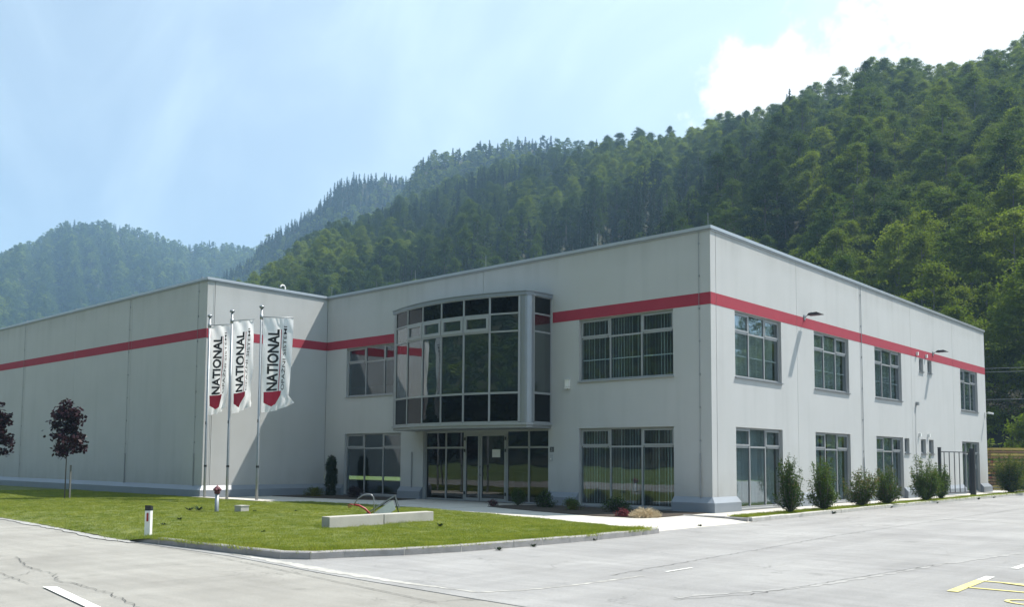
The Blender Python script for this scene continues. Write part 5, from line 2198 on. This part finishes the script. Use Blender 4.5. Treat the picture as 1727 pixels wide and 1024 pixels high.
class Hill:
    def __init__(s, name, ridge, base, rough, gully, seed, back=0.35, power=1.0):
        s.R = cat_rom(ridge, 6)
        s.B = [None] * len(s.R)
        bb = cat_rom([(*b, 0) for b in base], 12)
        # match base samples to ridge samples by parameter
        for i in range(len(s.R)):
            t = i / (len(s.R) - 1) * (len(bb) - 1)
            a, f = int(t), t - int(t)
            s.B[i] = bb[a].lerp(bb[min(a + 1, len(bb) - 1)], f)
        s.rough, s.gully, s.seed, s.back, s.power = rough, gully, seed, back, power
        s.nu = len(s.R) - 1
        m = MB()
        NV = 34
        NU = s.nu * 2
        for i in range(NU + 1):
            for j in range(NV + 1):
                m.v.append(tuple(s.at(i / NU, j / NV * (1 + back))))
        for i in range(NU):
            for j in range(NV):
                a = i * (NV + 1) + j
                m.f.append((a, a + NV + 1, a + NV + 2, a + 1))
                m.m.append(0)
        o = struct(name, m, 'forest_floor', smooth=True)

    def at(s, u, v):
        t = min(max(u, 0), 1) * s.nu
        a, f = int(t), t - int(t)
        b = min(a + 1, s.nu)
        r_ = s.R[a].lerp(s.R[b], f)
        q = s.B[a].lerp(s.B[b], f)
        if v <= 1:
            p = q.lerp(Vector((r_.x, r_.y, 0)), v)
            h = r_.z * (v ** s.power)
        else:
            dr = Vector((r_.x - q.x, r_.y - q.y, 0))
            p = Vector((r_.x, r_.y, 0)) + dr * (v - 1)
            h = r_.z * (1 - (v - 1) * 0.9)
        env = min(1, 4 * v * (1 - v)) if v < 1 else 0
        env = max(env, 0.0)
        L_ = 1 / s.rough
        nz = noise.noise(Vector((p.x * L_, p.y * L_, s.seed))) + 0.5 * noise.noise(Vector((p.x * L_ * 2.1, p.y * L_ * 2.1, s.seed + 9)))
        gl = noise.noise(Vector((u * s.nu * 0.55, v * 0.9, s.seed + 4)))
        h += env * s.gully * (nz * 0.8 + gl)
        return Vector((p.x, p.y, max(h, -0.4)))

    def scatter(s, spacing, vmax, g_):
        """roughly even random points over the slope"""
        out = []
        NU, NV = s.nu, 12
        for i in range(NU):
            for j in range(NV):
                u0, u1, v0, v1 = i / NU, (i + 1) / NU, j / NV * vmax, (j + 1) / NV * vmax
                A, B_, C_ = s.at(u0, v0), s.at(u1, v0), s.at(u0, v1)
                D_ = s.at(u1, v1)
                ar = ((B_ - A).cross(C_ - A).length + (B_ - D_).cross(C_ - D_).length) / 2
                n_ = ar / (spacing * spacing)
                n_ = int(n_) + (1 if g_.random() < n_ - int(n_) else 0)
                # jittered sub-grid for evenness
                if n_ == 0:
                    continue
                kx = max(1, int(round(math.sqrt(n_ * (B_ - A).length / max(1e-3, (C_ - A).length)))))
                ky = max(1, int(round(n_ / kx)))
                for a in range(kx):
                    for b in range(ky):
                        u = u0 + (u1 - u0) * (a + g_.uniform(0.1, 0.9)) / kx
                        v = v0 + (v1 - v0) * (b + g_.uniform(0.1, 0.9)) / ky
                        out.append((s.at(u, v), u, v))
        return out


L0 = [(-1228, 109, 150), (-1209, 229, 201), (-1238, 324, 231), (-1267, 399, 256), (-1258, 425, 269), (-1250, 447, 276), (-1200, 439, 278), (-1190, 464, 289), (-1192, 511, 298), (-1203, 558, 299), (-1226, 623, 307), (-1199, 673, 309), (-1173, 717, 309), (-1088, 753, 293), (-982, 810, 279)]
L1 = [(-694, 346, 122), (-757, 438, 173), (-791, 479, 199), (-785, 488, 210), (-766, 517, 235), (-729, 516, 247), (-703, 518, 260), (-694, 529, 266), (-676, 552, 270), (-661, 570, 266), (-626, 578, 252), (-560, 601, 221)]
L2 = [(-499, 357, 134), (-515, 401, 167), (-514, 434, 199), (-506, 443, 215), (-502, 448, 222), (-489, 461, 227), (-476, 474, 231), (-459, 490, 236), (-442, 506, 239), (-421, 510, 232), (-401, 513, 232), (-375, 508, 223), (-324, 494, 202), (-271, 480, 178)]
L3 = [(-500, 52, 20), (-486, 116, 38), (-451, 157, 53), (-411, 198, 66), (-379, 213, 74), (-369, 228, 87), (-361, 240, 97), (-359, 260, 108), (-363, 287, 123), (-358, 308, 133), (-352, 329, 145), (-321, 345, 154), (-286, 349, 154), (-230, 329, 142), (-181, 301, 126), (-145, 275, 115), (-110, 248, 105), (-84, 231, 100), (-73, 225, 99), (-66, 227, 97), (-59, 234, 94), (-52, 231, 93), (-39, 229, 95), (-24, 232, 96), (-7, 234, 94), (24, 244, 66), (66, 250, 34), (120, 250, 8)]
B3 = [(-183, 5), (-172, 30), (-162, 45), (-150, 60), (-139, 68), (-120, 78), (-104, 82), (-85, 81), (-64, 79), (-40, 66), (-27, 60), (-13, 54), (-2, 50), (7, 52), (16, 55), (29, 63), (60, 75)]
L3 = [(x, y, z + (5 if z > 90 else 0)) for x, y, z in L3]
L1 = [(x, y, z + (9 if 2 < i < 10 else 3)) for i, (x, y, z) in enumerate(L1)]
L2 = [(x, y, z + (8 if 3 <= i <= 9 else 3)) for i, (x, y, z) in enumerate(L2)]
L0 = [(x, y, z + (9 if 5 <= i <= 9 else 0)) for i, (x, y, z) in enumerate(L0)]
h0 = Hill('far_mountain', L0, [(-620, -60), (-620, 100), (-640, 240), (-680, 360), (-720, 430), (-760, 560)], 160, 38, 3.3)
h1 = Hill('far_spur', L1, [(-430, 200), (-470, 260), (-500, 330), (-500, 380), (-480, 420)], 110, 16, 5.1)
h2 = Hill('middle_ridge', L2, [(-330, 200), (-330, 260), (-320, 300), (-300, 330), (-240, 330)], 100, 14, 7.7)
h3 = Hill('near_slope', L3, B3, 48, 10, 9.2, power=0.95)
opp = Hill('opposite_slope', [(-700, -260, 60), (-420, -420, 130), (-150, -430, 150), (60, -420, 150), (230, -400, 110), (380, -340, 50), (460, -280, 15)],
           [(-500, -120), (-260, -200), (-80, -200), (60, -190), (150, -180), (220, -160), (260, -140)], 90, 14, 12.0)

gg = np.random.default_rng(77)


def cam_px(p):
    d = Vector(p) - CAMP
    z = d.dot(fwd)
    if z <= 1:
        return None
    return 863.5 + 1537.8 * d.dot(r2) / z, 662 - 1537.8 * d.dot(u2) / z, z


ROOF = [(0, 549), (351, 466), (553, 498), (1199, 379), (1660, 557), (1661, 745), (3000, 780)]
near = []
for (p, u, v) in h3.scatter(5.3, 1.12, gg):
    sp_n = noise.noise(Vector((p.x * 0.012, p.y * 0.012, 1.5))) + 0.35 * gg.normal() * 0.6
    q = cam_px(p)
    if sp_n > 0.36:
        kd, vi = 'spruce', 7 + gg.integers(2)
    elif sp_n > 0.02:
        kd, vi = 'oak', 4 + gg.integers(3)
    else:
        kd, vi = 'beech', gg.integers(4)
    s_ = (0.46 + 0.46 * gg.random() ** 1.4) * (0.8 if kd == 'spruce' else 1.0)
    near.append([p, kd, int(vi), s_, gg.uniform(0, 6.28), q])
# the individuals: the nearest of each kind that stand in view above the roofline
cand = []
for i, t in enumerate(near):
    q = t[5]
    if q is None or not (-60 < q[0] < 1790):
        continue
    top = cam_px(t[0] + Vector((0, 0, 15 * t[3])))
    if top[1] < interp(ROOF, min(max(q[0], 0), 2999)) + 8:
        cand.append((q[2], i))
cand.sort()
chosen = set()
cnt = {'beech': 0, 'oak': 0, 'spruce': 0}
for _, i in cand:
    kd = near[i][1]
    if cnt[kd] < 290:
        cnt[kd] += 1
        chosen.add(i)
for i in sorted(chosen):
    p, kd, vi, s_, rz, q = near[i]
    K = KINDS[kd]
    root = bpy.data.objects.new(K['name'], None)
    COL.objects.link(root)
    root.location = p - Vector((0, 0, 0.5))
    root.rotation_euler = (0, 0, rz)
    root.scale = (s_, s_, s_ * 1.02)
    tag(root, K['label'], K['cat'], K['group'])
    tr = bpy.data.objects.new('trunk', K['trunk'])
    COL.objects.link(tr)
    tr.parent = root
    off = {'beech': 0, 'oak': 4, 'spruce': 7}[kd]
    cw_ = bpy.data.objects.new('crown', K['crown'][vi - off])
    COL.objects.link(cw_)
    cw_.parent = root
P_, R_, S_, I_ = [], [], [], []
for i, (p, kd, vi, s_, rz, q) in enumerate(near):
    if i in chosen:
        continue
    P_.append(tuple(p - Vector((0, 0, 0.5))))
    R_.append((0, 0, rz))
    S_.append((s_, s_, s_))
    I_.append(vi)
tag(gn_scatter('near_forest', P_, R_, S_, I_, SRC), 'mixed forest covering the rest of the near slope', 'forest')


def far_forest(name, hill, spacing, vmax, smin, smax, pspruce, label):
    P_, R_, S_, I_ = [], [], [], []
    for (p, u, v) in hill.scatter(spacing, vmax, gg):
        nz = noise.noise(Vector((p.x * 0.008, p.y * 0.008, 8.5)))
        s_ = gg.uniform(smin, smax)
        crest = pspruce + (0.25 if v > 0.90 else 0)
        r_ = gg.random()
        if r_ < crest + nz * 0.3:
            i_ = 4
        elif r_ < 0.55 + nz * 0.6:
            i_ = 2 + gg.integers(2)
        else:
            i_ = gg.integers(2)
        P_.append(tuple(p - Vector((0, 0, 0.8))))
        R_.append((0, 0, gg.uniform(0, 6.28)))
        S_.append((s_, s_, s_))
        I_.append(int(i_))
    tag(gn_scatter(name, P_, R_, S_, I_, FAR), label, 'forest')
    return len(P_)


n2 = far_forest('ridge_forest', h2, 6.0, 1.06, 0.55, 0.90, 0.12, 'hazy mixed forest on the middle ridge')
n1 = far_forest('spur_forest', h1, 6.3, 1.06, 0.55, 0.90, 0.60, 'bluish forest on the far spur')  # spur's shade is put into the colour by a high share of dark spruces
n0 = far_forest('mountain_forest', h0, 8.5, 1.06, 0.65, 1.10, 0.08, 'pale hazy forest covering the far mountain')
no = far_forest('opposite_forest', opp, 11, 1.05, 1.0, 1.5, 0.2, 'forest on the valley side opposite the building')

# bushy edge at the foot of the slope, right behind the timber
for i, (x, y, hh, ww, lb) in enumerate(((3.6, 43.0, 4.4, 5.0, 'light green bushy thicket behind the timber stacks'), (8.3, 45.5, 4.6, 5.5, 'green bushy thicket at the slope foot beside the lighter one'),
                                        (-1.0, 45.5, 5.2, 5.0, 'tall green thicket peeping past the building corner'), (13.5, 47, 4.8, 6.0, 'outermost green thicket at the slope foot'))):
    root = empty('edge_thicket', (x, y, -0.3))
    tag(root, lb, 'bush', 'thickets at the slope foot')
    me = beech_mesh(130 + i, hh, ww / 2, 70, 60, 0.17, 'leaf_beech', 0.7, 0.8)
    link('leaves', me, root)
    m = MB()
    for a in range(5):
        m.tube([(0, 0, 0), (math.cos(a * 1.3) * 0.6, math.sin(a * 1.3) * 0.6, hh * 0.4), (math.cos(a * 1.3) * 1.2, math.sin(a * 1.3) * 1.2, hh * 0.75)], [0.06, 0.04, 0.01], 5)
    obj('stem', m, 'bark', root)

# overhead wires past the far corner
for i, (z0_, z1_) in enumerate(((7.9, 7.6), (8.15, 7.85), (6.0, 5.9))):
    m = MB()
    pts = []
    for a in range(13):
        t = a / 12
        pts.append((-30 + 90 * t, 40 + 4 * t, z0_ + (z1_ - z0_) * t - 0.9 * math.sin(math.pi * t) + 0.6))
    m.tube(pts, 0.010, 5)
    tag(obj('overhead_wire', m, 'galv', None), ['thin grey overhead wire past the far building corner, middle of three', 'thin grey overhead wire past the far corner, uppermost of three',
                                                  'thin grey overhead wire past the far corner, lowest of three'][i], 'wire', 'overhead wires')

# ------------------------------------------------------------------ haze
hz = MB()
hz.box((-2500, -1600, -1.5), (1000, 1900, 390))
hm = bpy.data.materials.new('haze')
hm.use_nodes = True
nt = hm.node_tree
nt.nodes.remove(nt.nodes['Principled BSDF'])
pv = nt.nodes.new('ShaderNodeVolumePrincipled')
pv.inputs['Color'].default_value = (0.45, 0.71, 1.0, 1)
pv.inputs['Density'].default_value = 0.00032
pv.inputs['Anisotropy'].default_value = 0.25
nt.links.new(pv.outputs[0], nt.nodes['Material Output'].inputs['Volume'])
MATS['haze'] = hm
ho = obj('haze', hz, 'haze')
tag(ho, 'thin bluish valley haze', 'haze', None, 'stuff')
print('forest', len(near), len(chosen), n0, n1, n2, no, cnt)
